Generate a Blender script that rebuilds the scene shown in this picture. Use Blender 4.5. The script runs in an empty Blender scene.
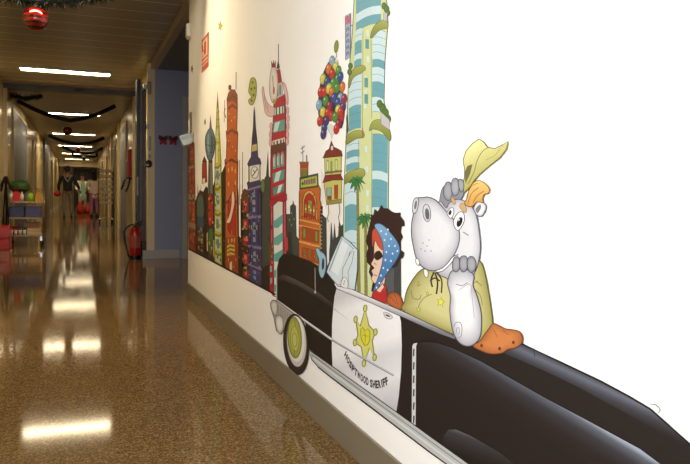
import bpy, bmesh, math, random
from mathutils import Vector, Matrix
from mathutils.geometry import tessellate_polygon
random.seed(7)
C = bpy.context.scene.collection
PI = math.pi
# ------------------------------------------------------------------ camera
FPX = 695.63
YAW, PITCH, ROLL = 0.36321, 0.052659, 0.016799
EYE = Vector((0, 0, 0.93))
fwd = Vector((math.sin(YAW)*math.cos(PITCH), math.cos(YAW)*math.cos(PITCH), -math.sin(PITCH)))
rt0 = Vector((math.cos(YAW), -math.sin(YAW), 0)); up0 = rt0.cross(fwd)
RT = rt0*math.cos(ROLL) + up0*math.sin(ROLL); UP = -rt0*math.sin(ROLL) + up0*math.cos(ROLL)
cam = bpy.data.cameras.new('camera'); cam.sensor_width = 36; cam.lens = 36*FPX/690
cam.clip_start = 0.02
co = bpy.data.objects.new('camera', cam); C.objects.link(co)
co.matrix_world = Matrix(((RT.x, UP.x, -fwd.x, EYE.x), (RT.y, UP.y, -fwd.y, EYE.y), (RT.z, UP.z, -fwd.z, EYE.z), (0, 0, 0, 1)))
bpy.context.scene.camera = co
# ------------------------------------------------------------------ world, lights, exposure
sc = bpy.context.scene
sc.view_settings.view_transform = 'Standard'; sc.view_settings.look = 'None'
sc.view_settings.exposure = 0.0; sc.view_settings.gamma = 1
w = bpy.data.worlds.new('world'); sc.world = w; w.use_nodes = True
w.node_tree.nodes['Background'].inputs[0].default_value = (0.9, 0.8, 0.62, 1)
w.node_tree.nodes['Background'].inputs[1].default_value = 0.15

def area(name, loc, rot, sx, sy, power, col):
    l = bpy.data.lights.new(name, 'AREA'); l.shape = 'RECTANGLE'; l.size = sx; l.size_y = sy
    l.energy = power; l.color = col
    o = bpy.data.objects.new(name, l); C.objects.link(o); o.location = loc; o.rotation_euler = rot
    return o
# neutral light added for the near mural wall, set at an invented window
area('added_side_light', (-1.17, 0.55, 1.5), (0, -PI/2, 0), 1.5, 2.9, 84, (0.96, 0.98, 1))
# added neutral fill behind the camera, just inside the back wall
area('added_back_light', (-0.1, -2.9, 1.4), (PI/2, 0, 0), 1.9, 2.2, 44, (0.98, 0.99, 1))
LAMP_E = 40.0
LAMP_COL = (1, 0.82, 0.53)

# ------------------------------------------------------------------ helpers
def lin(c):
    return c/12.92 if c <= 0.04045 else ((c+0.055)/1.055)**2.4
def rgb(*c):
    return tuple(lin(x/255) for x in c) + (1,)
MATS = {}
def mat(name, col, rough=0.5, metal=0.0, emit=None, es=0, noise=0.0, scale=20, bump=0.0, coat=0, trans=0, ncol=None):
    if name in MATS: return MATS[name]
    m = bpy.data.materials.new(name); m.use_nodes = True; nt = m.node_tree; b = nt.nodes['Principled BSDF']
    b.inputs['Base Color'].default_value = rgb(*col); b.inputs['Roughness'].default_value = rough
    b.inputs['Metallic'].default_value = metal; b.inputs['Coat Weight'].default_value = coat
    b.inputs['Transmission Weight'].default_value = trans
    if emit: b.inputs['Emission Color'].default_value = (*emit, 1); b.inputs['Emission Strength'].default_value = es
    tc = nt.nodes.new('ShaderNodeTexCoord'); n = nt.nodes.new('ShaderNodeTexNoise')
    n.inputs['Scale'].default_value = scale; n.inputs['Detail'].default_value = 4
    nt.links.new(tc.outputs['Object'], n.inputs['Vector'])
    r = nt.nodes.new('ShaderNodeMix'); r.data_type = 'RGBA'
    k = max(noise, 0.03)
    c = rgb(*col); d = rgb(*ncol) if ncol else tuple(x*(1-2*k) for x in c[:3]) + (1,)
    r.inputs[6].default_value = d; r.inputs[7].default_value = c
    rp = nt.nodes.new('ShaderNodeMapRange'); rp.inputs[1].default_value = 0.2; rp.inputs[2].default_value = 0.8
    nt.links.new(n.outputs['Fac'], rp.inputs[0]); nt.links.new(rp.outputs[0], r.inputs[0])
    nt.links.new(r.outputs[2], b.inputs['Base Color'])
    if bump:
        bp = nt.nodes.new('ShaderNodeBump'); bp.inputs['Strength'].default_value = bump; bp.inputs['Distance'].default_value = 0.01
        nt.links.new(n.outputs['Fac'], bp.inputs['Height']); nt.links.new(bp.outputs[0], b.inputs['Normal'])
    MATS[name] = m
    return m

class MB:
    def __init__(s): s.bm = bmesh.new()
    def box(s, x0, x1, y0, y1, z0, z1, bev=0.0, rz=0.0):
        r = bmesh.ops.create_cube(s.bm, size=1)
        vs = r['verts']
        c = Vector(((x0+x1)/2, (y0+y1)/2, (z0+z1)/2))
        for v in vs:
            p = Vector((v.co.x*(x1-x0), v.co.y*(y1-y0), v.co.z*(z1-z0)))
            if rz: p = Matrix.Rotation(rz, 3, 'Z') @ p
            v.co = p + c
        if bev:
            es = {e for v in vs for e in v.link_edges}
            bmesh.ops.bevel(s.bm, geom=list(es), offset=bev, segments=2, affect='EDGES', profile=0.5)
        return s
    def tube(s, pts, r, n=10, close=False):
        pts = [Vector(p) for p in pts]; rings = []; N = len(pts)
        rr = r if isinstance(r, (list, tuple)) else [r]*N
        prev = None
        for i, p in enumerate(pts):
            if close: t = (pts[(i+1) % N]-pts[i-1]).normalized()
            else: t = (pts[min(i+1, N-1)]-pts[max(i-1, 0)]).normalized()
            if prev is None:
                a = Vector((0, 0, 1)) if abs(t.z) < 0.9 else Vector((1, 0, 0))
                u = t.cross(a).normalized()
            else: u = (prev - t*prev.dot(t)).normalized()
            prev = u; v = t.cross(u)
            rings.append([s.bm.verts.new(p+(u*math.cos(2*PI*k/n)+v*math.sin(2*PI*k/n))*rr[i]) for k in range(n)])
        M = N if close else N-1
        for i in range(M):
            A, B = rings[i], rings[(i+1) % N]
            for k in range(n): s.bm.faces.new((A[k], A[(k+1) % n], B[(k+1) % n], B[k]))
        if not close:
            s.bm.faces.new(rings[0][::-1]); s.bm.faces.new(rings[-1])
        return s
    def lathe(s, prof, c=(0, 0, 0), n=24, axis='Z'):
        rings = []
        for (r, z) in prof:
            ring = []
            for k in range(n):
                a = 2*PI*k/n; x, y = r*math.cos(a), r*math.sin(a)
                p = (x, y, z) if axis == 'Z' else ((z, x, y) if axis == 'X' else (x, z, y))
                ring.append(s.bm.verts.new(Vector(p)+Vector(c)))
            rings.append(ring)
        for A, B in zip(rings, rings[1:]):
            for k in range(n): s.bm.faces.new((A[k], A[(k+1) % n], B[(k+1) % n], B[k]))
        s.bm.faces.new(rings[0][::-1]); s.bm.faces.new(rings[-1])
        return s
    def ball(s, c, r, sx=1, sy=1, sz=1, seg=20):
        q = bmesh.ops.create_uvsphere(s.bm, u_segments=seg, v_segments=seg//2, radius=r)
        for v in q['verts']: v.co = Vector((v.co.x*sx, v.co.y*sy, v.co.z*sz))+Vector(c)
        return s
    def prism(s, pts, axis, a, b):
        # pts 2D outline extruded along axis from a to b
        def P(u, v, w): return {'X': (w, u, v), 'Y': (u, w, v), 'Z': (u, v, w)}[axis]
        A = [s.bm.verts.new(P(u, v, a)) for u, v in pts]; B = [s.bm.verts.new(P(u, v, b)) for u, v in pts]
        s.bm.faces.new(A); s.bm.faces.new(B[::-1]); n = len(pts)
        for i in range(n): s.bm.faces.new((A[i], B[i], B[(i+1) % n], A[(i+1) % n]))
        return s
    def obj(s, name, m, parent=None, smooth=False, label=None, cat=None, kind=None, group=None):
        bmesh.ops.recalc_face_normals(s.bm, faces=s.bm.faces)
        me = bpy.data.meshes.new(name); s.bm.to_mesh(me); s.bm.free()
        me.materials.append(m)
        if smooth:
            for p in me.polygons: p.use_smooth = True
        o = bpy.data.objects.new(name, me); C.objects.link(o)
        if parent: o.parent = parent
        return tag(o, label, cat, group, kind)
def tag(o, label=None, cat=None, group=None, kind=None):
    if label: o['label'] = label
    if cat: o['category'] = cat
    if group: o['group'] = group
    if kind: o['kind'] = kind
    return o
def thing(name, label, cat, loc=(0, 0, 0), group=None, rz=0):
    o = bpy.data.objects.new(name, None); C.objects.link(o); o.location = loc; o.rotation_euler.z = rz
    return tag(o, label, cat, group)
def B(*a, **k): return MB().box(*a, **k)

# ------------------------------------------------------------------ materials of the room
def floor_mat():
    m = bpy.data.materials.new('terrazzo'); m.use_nodes = True; nt = m.node_tree; b = nt.nodes['Principled BSDF']
    L = nt.links.new
    tc = nt.nodes.new('ShaderNodeTexCoord')
    v = nt.nodes.new('ShaderNodeTexVoronoi'); v.inputs['Scale'].default_value = 190; L(tc.outputs['Object'], v.inputs['Vector'])
    cr = nt.nodes.new('ShaderNodeValToRGB'); e = cr.color_ramp.elements
    e[0].position = 0.0; e[0].color = rgb(82, 63, 38); e[1].position = 1; e[1].color = rgb(158, 130, 88)
    q = e.new(.35); q.color = rgb(106, 83, 50); q = e.new(.7); q.color = rgb(124, 98, 62)
    sx = nt.nodes.new('ShaderNodeSeparateColor'); L(v.outputs['Color'], sx.inputs[0]); L(sx.outputs[0], cr.inputs[0])
    n2 = nt.nodes.new('ShaderNodeTexNoise'); n2.inputs['Scale'].default_value = 260; L(tc.outputs['Object'], n2.inputs['Vector'])
    mx = nt.nodes.new('ShaderNodeMix'); mx.data_type = 'RGBA'; mx.blend_type = 'OVERLAY'; mx.inputs[0].default_value = 0.3
    L(cr.outputs[0], mx.inputs[6]); L(n2.outputs['Color'], mx.inputs[7])
    # tile joints: 40 cm grid
    br = nt.nodes.new('ShaderNodeTexBrick'); br.offset = 0; br.inputs['Scale'].default_value = 1
    br.inputs['Brick Width'].default_value = 0.8; br.inputs['Row Height'].default_value = 0.8
    br.inputs['Mortar Size'].default_value = 0.0015; br.inputs['Mortar Smooth'].default_value = 0.2
    mp = nt.nodes.new('ShaderNodeMapping'); mp.inputs['Location'].default_value = (0.61, 0.1, 0)
    mp.inputs['Scale'].default_value = (2, 1, 1)
    L(tc.outputs['Object'], mp.inputs[0]); L(mp.outputs[0], br.inputs['Vector'])
    n3 = nt.nodes.new('ShaderNodeTexNoise'); n3.inputs['Scale'].default_value = 0.9; L(tc.outputs['Object'], n3.inputs['Vector'])
    r3 = nt.nodes.new('ShaderNodeMapRange'); r3.inputs[1].default_value = .5; r3.inputs[2].default_value = .6; r3.inputs[4].default_value = 0.5
    L(n3.outputs[0], r3.inputs[0])
    mu = nt.nodes.new('ShaderNodeMath'); mu.operation = 'MULTIPLY'; L(br.outputs['Fac'], mu.inputs[0]); L(r3.outputs[0], mu.inputs[1])
    m2 = nt.nodes.new('ShaderNodeMix'); m2.data_type = 'RGBA'; L(mu.outputs[0], m2.inputs[0]); L(mx.outputs[2], m2.inputs[6]); m2.inputs[7].default_value = rgb(190, 160, 120)
    L(m2.outputs[2], b.inputs['Base Color'])
    b.inputs['Roughness'].default_value = 0.075
    b.inputs['IOR'].default_value = 1.36; b.inputs['Specular IOR Level'].default_value = 0.22
    n4 = nt.nodes.new('ShaderNodeTexNoise'); n4.inputs['Scale'].default_value = 160; L(tc.outputs['Object'], n4.inputs['Vector'])
    r4 = nt.nodes.new('ShaderNodeMapRange'); r4.inputs[3].default_value = .05; r4.inputs[4].default_value = .095; L(n4.outputs[0], r4.inputs[0]); L(r4.outputs[0], b.inputs['Roughness'])
    return m
def ceil_mat():
    m = bpy.data.materials.new('metal_slats'); m.use_nodes = True; nt = m.node_tree; b = nt.nodes['Principled BSDF']; L = nt.links.new
    tc = nt.nodes.new('ShaderNodeTexCoord'); s = nt.nodes.new('ShaderNodeSeparateXYZ'); L(tc.outputs['Object'], s.inputs[0])
    d = nt.nodes.new('ShaderNodeMath'); d.operation = 'DIVIDE'; d.inputs[1].default_value = 0.4; L(s.outputs['Y'], d.inputs[0])
    f = nt.nodes.new('ShaderNodeMath'); f.operation = 'FRACT'; L(d.outputs[0], f.inputs[0])
    r = nt.nodes.new('ShaderNodeValToRGB'); e = r.color_ramp.elements
    e[0].color = rgb(250, 244, 228); e[1].color = rgb(142, 134, 118); e[0].position = 0.04; e[1].position = 0.06
    q = e.new(.075); q.color = rgb(154, 146, 130); q = e.new(0.94); q.color = rgb(154, 146, 130); q = e.new(.975); q.color = rgb(108, 102, 90)
    L(f.outputs[0], r.inputs[0])
    n = nt.nodes.new('ShaderNodeTexNoise'); n.inputs['Scale'].default_value = 1.2; L(tc.outputs['Object'], n.inputs['Vector'])
    mr = nt.nodes.new('ShaderNodeMapRange'); mr.inputs[3].default_value = .9; mr.inputs[4].default_value = 1.08; L(n.outputs[0], mr.inputs[0])
    mm = nt.nodes.new('ShaderNodeMix'); mm.data_type = 'RGBA'; mm.blend_type = 'MULTIPLY'; mm.inputs[0].default_value = 1
    L(r.outputs[0], mm.inputs[6]); L(mr.outputs[0], mm.inputs[7]); L(mm.outputs[2], b.inputs['Base Color'])
    b.inputs['Roughness'].default_value = 0.3
    return m
M_floor = floor_mat(); M_ceil = ceil_mat()
M_white = mat('white_plaster', (251, 250, 248), 0.75, noise=.0, ncol=(248, 247, 244), scale=6)
M_cream = mat('cream_gloss_wall', (206, 184, 130), 0.24, noise=.03, scale=4)
M_blue = mat('blue_grey_panel', (158, 172, 216), 0.45, noise=.03, scale=9)
M_base = mat('taupe_skirting', (126, 116, 98), 0.4, noise=.04, scale=8)
M_pale = mat('pale_grey_skirting', (200, 200, 206), 0.4, noise=.02)
M_trim = mat('beige_trim', (180, 166, 138), 0.4, noise=.02)
M_dark = mat('dark_metal', (36, 34, 34), 0.4, noise=.05)
M_black = mat('black_plastic', (14, 14, 15), 0.35)
M_chrome = mat('chrome', (190, 192, 196), 0.2, 1.0)
M_bluedoor = mat('blue_door', (70, 84, 104), 0.35, noise=.04)
M_red = mat('red_paint', (186, 20, 24), 0.3, noise=.03, coat=.4)
M_shadebl = mat('recess_ceiling_paint', (120, 116, 112), 0.7, noise=.03)

XR, XL, H, YE = 0.911, -1.2, 2.7, 46.0
# ------------------------------------------------------------------ the setting
B(XL-.2, 3.1, -3.0, YE+.2, -0.1, 0).obj('floor', M_floor, kind='structure')
B(XL-.2, 3.1, -3.0, YE+.2, H, H+.1).obj('ceiling', M_ceil, kind='structure')
B(XR, XR+.17, -3.0, 6.42, 0, H).obj('wall_mural', M_white, kind='structure')
B(XR-.012, XR-.0005, -2.9, 6.42, 0, .12, bev=.003).obj('baseboard_mural', M_base, kind='structure')
# left wall with an added, unseen window beside the camera, blue doors and a pillar
def wall_piece(name, y0, y1, z0, z1, m=M_cream): return B(XL-.15, XL, y0, y1, z0, z1).obj(name, m, kind='structure')
wl = MB().box(XL-.15, XL, -3.0, -.95, 0, H).box(XL-.15, XL, -.95, 2.05, 0, .7).box(XL-.15, XL, -.95, 2.05, 2.3, H).box(XL-.15, XL, 2.05, YE, 0, H)
wl.obj('wall_left', M_cream, kind='structure')
wf = MB()
for y in (-.95, .525, 1.99): wf.box(XL-.1, XL-.04, y, y+.06, .7, 2.3)
for z in (.7, 2.24): wf.box(XL-.1, XL-.04, -.95, 2.05, z, z+.06)
wf.obj('added_window_frame', M_trim, kind='structure')  # unseen frame, added to go with the side light
B(XL-.2, XL-.15, -.95, 2.05, .7, 2.3).obj('added_window_pane', mat('frosted_pane', (225, 232, 238), .6), kind='structure')  # unseen pane, added to close the invented window
B(XL, XL+.012, 2.0, YE, 0, .12).obj('baseboard_left', M_pale, kind='structure')
B(XL-.2, 3.1, YE, YE+.1, 0, H).obj('wall_end', M_cream, kind='structure')
B(XL, 3.1, -3.1, -3.0, 0, H).obj('wall_back', M_cream, kind='structure')
# recess on the right behind the mural wall
B(.958, 3.1, 10.0, 10.12, 0, 2.63).obj('wall_recess', M_blue, kind='structure')
B(3.0, 3.1, 6.42, 10.0, 0, H).obj('wall_recess_side', M_blue, kind='structure')
B(XR+.17, 3.1, 6.3, 6.42, 0, H).obj('wall_recess_front', M_blue, kind='structure')
B(.99, 3.0, 6.42, 10.0, 2.625, 2.7).obj('ceiling_recess', mat('recess_ceiling', (112, 120, 136), .7), kind='structure')
B(.965, 1.30, 9.985, 9.9995, 0, .125, bev=.003).obj('baseboard_recess', M_pale, kind='structure')
B(.90, .99, 6.42, 9.99, 2.615, 2.7, bev=.006).obj('trim_1', M_trim, kind='structure')
# white door frame in the recess wall
d = B(1.335, 1.40, 9.95, 9.999, 0, 2.27, bev=.004).box(1.40, 2.3, 9.95, 9.999, 2.19, 2.27, bev=.004).box(2.3, 2.37, 9.95, 9.999, 0, 2.27, bev=.004)
d.obj('door_1', M_pale, kind='structure')
B(1.40, 2.30, 9.97, 9.999, .005, 2.19).obj('door_leaf', mat('pale_blue_door', (150, 158, 176), .4), parent=bpy.data.objects['door_1'])
# corridor wall past the recess
B(XR, 1.05, 10.12, YE, 0, H).obj('wall_right', M_cream, kind='structure')
B(.862, .958, 10.0, 10.12, 0, H).obj('trim_12', mat('pillar_cream', (250, 238, 206), .5), kind='structure')
B(.853, .965, 9.985, 9.9995, 0, .12).box(.8, .8649, 10.0, 10.01, 0, .12).obj('baseboard_pillar', M_pale, kind='structure')
# open fire door leaf standing against the right wall, seen edge on
fd = thing('fire_door', 'dark brown fire door leaf folded open behind the red fire extinguisher', 'door', (.83, 10.2, 0))
def child(mb, name, m, par, off=None, **k):
    o = mb.obj(name, m, par, **k); return o
fd.location = (.0, 0, 0)
mdl = mat('brown_door_edge', (60, 42, 40), .35)
MB().box(.800, .860, 10.2, 10.6, .012, 2.42, bev=.003).obj('door_leaf', mdl, fd)
MB().box(.782, .7995, 10.2, 10.25, .012, 2.46).obj('edge_strip', mat('steel_blue_strip', (112, 122, 140), .4), fd)
MB().box(.735, .7815, 10.2, 10.5, .012, 2.5).obj('folded_leaf', M_black, fd)
MB().box(.737, .752, 10.18, 10.1995, .88, 1.14).obj('handle_plate', M_pale, fd)
MB().box(.79, .86, 10.13, 10.195, 0.0, .24, bev=.01).obj('door_stop', M_black, fd)
dc = thing('door_closer', 'beige door closer box at the top of the cream pillar', 'door closer', (0, 0, 0))
MB().box(.85, .905, 9.93, 9.999, 2.27, 2.44, bev=.008).obj('closer_box', M_trim, dc)
MB().box(.80, .85, 9.945, 9.985, 2.33, 2.40, bev=.004).obj('closer_arm', M_chrome, dc)
hold = thing('door_magnet', 'round silver door holder magnet on the cream pillar edge', 'door magnet')
MB().lathe([(.0, 0), (.05, 0), (.055, .02), (.04, .05), (.0, .05)], (.87, 9.945, 1.32), axis='Y').obj('disc', M_chrome, hold, smooth=True)
hold2 = thing('door_hook', 'small dark and silver hook high on the cream pillar', 'hook')
MB().box(.845, .875, 9.94, 9.999, 1.80, 1.86, bev=.004).obj('plate', M_chrome, hold2)
MB().box(.82, .845, 9.95, 9.99, 1.81, 1.85, bev=.004).obj('catch', M_black, hold2)
sw = thing('switch_plate', 'narrow silver switch plate on the cream pillar', 'switch')
MB().box(.88, .905, 9.985, 9.9995, 1.50, 1.70, bev=.003).obj('plate', mat('brushed_steel', (140, 138, 130), .3, .8), sw)
MB().box(.887, .898, 9.978, 9.985, 1.40, 1.45).obj('key_slot', M_black, sw)
# fire-door header across the corridor
B(XL, .911, 12.9, 13.05, 2.615, 2.7).obj('trim_2', mat('header_steel', (74, 72, 70), .35, .3), kind='structure')
B(XL, .911, 12.3, 12.45, 2.68, 2.7).obj('trim_3', M_trim, kind='structure')
B(XL, XL+.05, 12.9, 13.05, 0, 2.615).obj('trim_4', M_trim, kind='structure')
B(.86, .911, 12.9, 13.05, 0, 2.615).obj('trim_5', M_trim, kind='structure')
md = MB().box(-.1, .05, 12.86, 12.9, 2.63, 2.67, bev=.004)
tag(md.obj('door_sensor', M_dark), 'small dark box at the middle of the header beam above the corridor', 'sensor')
# blue doors on both sides further along
def side_door(n, x, y0, y1, z1, s, m=M_bluedoor):
    a = sorted((x, x+s*.03)); f = MB().box(a[0], a[1], y0-.06, y0, 0, z1+.06).box(a[0], a[1], y1, y1+.06, 0, z1+.06).box(a[0], a[1], y0, y1, z1, z1+.06)
    o = f.obj('door_%d' % n, M_trim, kind='structure')
    b = sorted((x, x+s*.018)); MB().box(b[0], b[1], y0, y1, .01, z1).obj('door_leaf', m, o)
    c = x+s*.05
    MB().tube([(x+s*.018, y0+.12, 1.02), (c, y0+.12, 1.02), (c, y0+.26, 1.02)], .011, 8).obj('door_handle', M_chrome, o)
side_door(2, XL, 14.5, 17.9, 2.41, 1)
side_door(3, XL, 20.3, 21.3, 2.2, 1, mat('cream_door', (196, 176, 128), .3))
side_door(4, XR, 15.4, 17.6, 2.35, -1, mat('grey_blue_door', (104, 112, 124), .35))
side_door(5, XR, 20.5, 21.5, 2.2, -1, M_bluedoor)
side_door(6, XR, 27, 28, 2.2, -1, M_bluedoor)
side_door(7, XL, 33, 34, 2.2, 1, M_bluedoor)
side_door(8, XR, 33, 34.4, 2.2, -1, mat('cream_door', (196, 176, 128), .3))
B(XL, XL+.06, 25.9, 30.2, 0, H).obj('trim_6', mat('grey_pillar', (92, 92, 100), .4), kind='structure')
for i, y in enumerate((18.6, 22.6, 25.2, 29.5)):
    B(XR-.05, XR, y, y+.35, 0, H).obj('trim_%d' % (7+i), M_trim if i % 2 else M_cream, kind='structure')
# far end: dark opening below a pale panel
MB().box(-.42, .90, 45.9, 45.99, 0, 2.28).obj('door_9', mat('dark_end_door', (40, 26, 20), .3), kind='structure')
B(XL, XR, 43.0, 43.2, 2.32, H).obj('trim_11', mat('end_header', (196, 190, 170), .5), kind='structure')

# ------------------------------------------------------------------ ceiling lamps
M_lamp = mat('lamp_diffuser', (255, 244, 220), .5, emit=LAMP_COL, es=LAMP_E)
M_lframe = mat('lamp_frame', (205, 198, 180), .4)
def lamp(y, lab):
    t = thing('ceiling_lamp', lab, 'ceiling lamp', (-.2, y, H), 'fluorescent lamps along the corridor ceiling')
    MB().box(-.64, .64, -.16, -.13, -.03, 0).box(-.64, .64, .13, .16, -.03, 0).box(-.64, -.61, -.13, .13, -.03, 0).box(.61, .64, -.13, .13, -.03, 0).obj('frame', M_lframe, t)
    MB().box(-.61, .61, -.13, .13, -.02, -.001).obj('diffuser', M_lamp, t)
    return t
lamp(11.15, 'large bright fluorescent ceiling lamp just before the dark header beam')
lamp(17.2, 'fluorescent ceiling lamp just beyond the dark header beam, crossed by the first tinsel swag')
lamp(23.25, 'third fluorescent ceiling lamp along, right behind the first far red bauble')
lamp(29.3, 'fourth fluorescent ceiling lamp along, seen above the second V of tinsel')
lamp(35.35, 'farthest fluorescent ceiling lamp, short pale bar above the end doorway')
lamp(41.4, 'last fluorescent lamp, right in front of the pale panel over the end doorway')
# fittings the same corridor has above and behind the camera
def off_lamp(y, lab):
    t = lamp(y, lab); return t
off_lamp(5.1, 'fluorescent ceiling lamp beside the mural wall, nearest the green garland')

# ------------------------------------------------------------------ fire extinguisher
t = thing('fire_extinguisher', 'red fire extinguisher with black hose standing on the floor by the pillar', 'fire extinguisher', (.70, 10.06, 0))
MB().lathe([(.0, .0), (.082, .0), (.086, .02), (.086, .05)], n=28).obj('base_ring', M_black, t, smooth=False)
MB().lathe([(.07, .02), (.079, .05), (.079, .36), (.07, .40), (.045, .43), (.025, .445), (.0, .445)], n=32).obj('cylinder', M_red, t, smooth=True)
MB().lathe([(.024, .44), (.026, .47), (.018, .49), (0, .49)], n=16).obj('valve', mat('brass', (150, 120, 60), .3, .8), t, smooth=True)
MB().tube([(-.02, 0, .485), (.04, 0, .50), (.10, 0, .515)], .009, 8).tube([(-.02, 0, .475), (.04, 0, .475), (.09, 0, .465)], .008, 8).obj('handle', M_black, t, smooth=True)
MB().tube([(-.015, 0, .475), (-.06, -.01, .475), (-.11, -.02, .44), (-.145, -.03, .38), (-.14, -.04, .28), (-.12, -.05, .18), (-.10, -.055, .09), (-.088, -.055, .03)], .011, 10).obj('hose', M_black, t, smooth=True)
lb = MB()
for k in range(-7, 7):
    a, b = -PI/2+k*.12, -PI/2+(k+1)*.12
    vs = [lb.bm.verts.new((math.cos(q)*.0798, math.sin(q)*.0798, z)) for q, z in ((a, .16), (b, .16), (b, .33), (a, .33))]
    lb.bm.faces.new(vs)
def label_mat():
    m = bpy.data.materials.new('extinguisher_label'); m.use_nodes = True; nt = m.node_tree; b = nt.nodes['Principled BSDF']; L = nt.links.new
    tc = nt.nodes.new('ShaderNodeTexCoord'); br = nt.nodes.new('ShaderNodeTexBrick'); br.inputs['Scale'].default_value = 14
    br.inputs['Color1'].default_value = rgb(176, 30, 30); br.inputs['Color2'].default_value = rgb(190, 60, 50); br.inputs['Mortar'].default_value = rgb(214, 150, 130)
    br.inputs['Mortar Size'].default_value = .03
    mp = nt.nodes.new('ShaderNodeMapping'); mp.inputs['Rotation'].default_value = (PI/2, 0, 0); L(tc.outputs['Object'], mp.inputs[0]); L(mp.outputs[0], br.inputs['Vector']); L(br.outputs[0], b.inputs['Base Color'])
    return m
lb.obj('label_band', label_mat(), t)

# ------------------------------------------------------------------ things on the walls
t = thing('alarm_box', 'small white box on the corner of the mural wall near the ceiling', 'alarm', (XR-.001, 6.33, 2.36))
MB().box(-.035, 0, -.03, .05, -.055, .06, bev=.006).obj('housing', mat('white_plastic', (222, 220, 214), .4), t)
MB().box(-.028, -.004, -.02, .04, -.075, -.055, bev=.004).obj('sounder', M_trim, t)
# fire sign: red and white panels
t = thing('fire_sign', 'tall narrow red and white sign high on the mural wall', 'sign', (XR, 5.53, 2.02))
MB().box(-.003, -.0002, -.16, .16, -.128, .13).obj('panel', mat('sign_red', (196, 62, 30), .4), t)
ms = mat('sign_white', (238, 214, 190), .4)
MB().box(-.0045, -.0031, -.115, .115, -.03, .105).obj('upper_field', ms, t)
MB().box(-.0045, -.0031, -.13, .13, -.062, -.048).box(-.0045, -.0031, -.13, .13, -.088, -.078).obj('stripe', ms, t)
MB().box(-.006, -.0046, -.06, .02, -.01, .085).tube([(-.0055, .02, .02), (-.0055, .08, .03), (-.0055, .08, .07)], .006, 6).obj('pictogram', bpy.data.materials['sign_red'], t)
# paired red bows on the blue wall
def bow(x, lab):
    t = thing('red_bow', lab, 'ornament', (x, 9.985, 1.66), 'red bows on the blue wall')
    for s in (-1, 1):
        MB().prism([(0, -.01), (s*.02, .05), (s*.058, .062), (s*.066, .02), (s*.045, -.015)], 'Y', -.012, .013).obj('loop', mat('bow_dark_red', (96, 16, 26), .5), t)
    MB().prism([(-.03, .01), (.03, .01), (.052, -.05), (.04, -.072), (.008, -.06), (0, -.035), (-.008, -.06), (-.04, -.072), (-.052, -.05)], 'Y', -.008, .013).obj('ribbon', mat('bow_red', (168, 22, 30), .45), t)
    MB().ball((0, -.012, .012), .026).obj('knot', mat('bow_dark_red', (96, 16, 26), .5), t)
bow(1.07, 'left red and dark bow ornament on the blue recess wall')
bow(1.205, 'right red and dark bow ornament on the blue recess wall')
# wall phone style white box leaning out from the corner
t = thing('paper_dispenser', 'pale blue tilted box hanging at the corner left of the painted skyline', 'dispenser', (.862, 6.25, 1.395))
m = mat('pale_blue_plastic', (196, 216, 222), .35)
bm_ = MB().box(-.042, .048, -.035, .045, -.045, .045, bev=.004)
o = bm_.obj('box', m, t); o.rotation_euler = (0, -.36, 0)
o = MB().box(-.034, .040, -.0375, -.0352, .006, .034).obj('slot', mat('slot_grey', (168, 188, 196), .4), t); o.rotation_euler = (0, -.36, 0)
MB().tube([(.03, .0, .04), (.036, 0, .1), (.03, 0, .16), (.046, 0, .19)], .012, 10).obj('bracket', mat('white_plastic', (222, 220, 214), .4), t, smooth=True)
MB().box(.035, .048, -.03, .03, .06, .24, bev=.003).obj('back_plate', mat('brown_plate', (120, 96, 70), .5), t)
# small hydrant cabinet and dark hooks on the far right wall
t = thing('hose_cabinet', 'small red cabinet on the right corridor wall above dark straps', 'cabinet', (XR, 14.25, 1.48))
MB().box(-.07, -.032, -.14, .22, -.28, .26, bev=.01).obj('door', M_red, t)
MB().box(-.031, -.001, -.16, .24, -.3, .28, bev=.01).obj('frame', mat('cabinet_frame', (150, 20, 22), .4), t)
t = thing('hanging_strap', 'black straps hanging under the red cabinet on the right wall', 'strap', (XR-.1, 13.75, 1.17))
MB().tube([(.0985, 0, 0), (.0, -.02, .03), (-.05, -.03, -.05), (-.10, -.03, -.2)], .018, 8).obj('strap', M_black, t, smooth=True)
MB().tube([(.05, -.02, .0), (.03, -.05, -.12), (-.02, -.05, -.24)], .018, 8).obj('strap', M_black, t, smooth=True)

# ------------------------------------------------------------------ tinsel garlands and baubles
M_tin = mat('dark_tinsel', (7, 7, 11), .8, noise=.1)
M_fir = mat('green_tinsel', (8, 24, 8), .7, noise=.3)
def fluff(path, r, m, name, lab, dens=260, group=None, core=.7):
    mb = MB(); pts = [Vector(p) for p in path]
    mb.tube(pts, r*core, 8)
    seg = [(a, b, (b-a).length) for a, b in zip(pts, pts[1:])]; tot = sum(s[2] for s in seg)
    for k in range(int(dens*tot)):
        d = random.random()*tot
        for a, b, l in seg:
            if d <= l: break
            d -= l
        p = a+(b-a)*(d/max(l, 1e-6))
        v = Vector((random.gauss(0, 1), random.gauss(0, 1), random.gauss(0, 1))).normalized()
        q = p+v*r*random.uniform(.6, 1.15); s = v.cross(Vector((random.random(), random.random(), random.random()))).normalized()*r*.09
        mb.bm.faces.new([mb.bm.verts.new(x) for x in (p-s, p+s, q)])
    return tag(mb.obj(name, m), lab, 'garland', group)
def sag(a, b, c, n=14):
    # V-shaped swag a -> c(lowest) -> b, slightly curved
    a, b, c = Vector(a), Vector(b), Vector(c); out = []
    for k in range(n+1):
        t = k/n; p = a.lerp(c, t); p.z -= .05*math.sin(PI*t); out.append(p)
    for k in range(1, n+1):
        t = k/n; p = c.lerp(b, t); p.z -= .05*math.sin(PI*t); out.append(p)
    return out
G = 'tinsel swags across the corridor'
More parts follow.
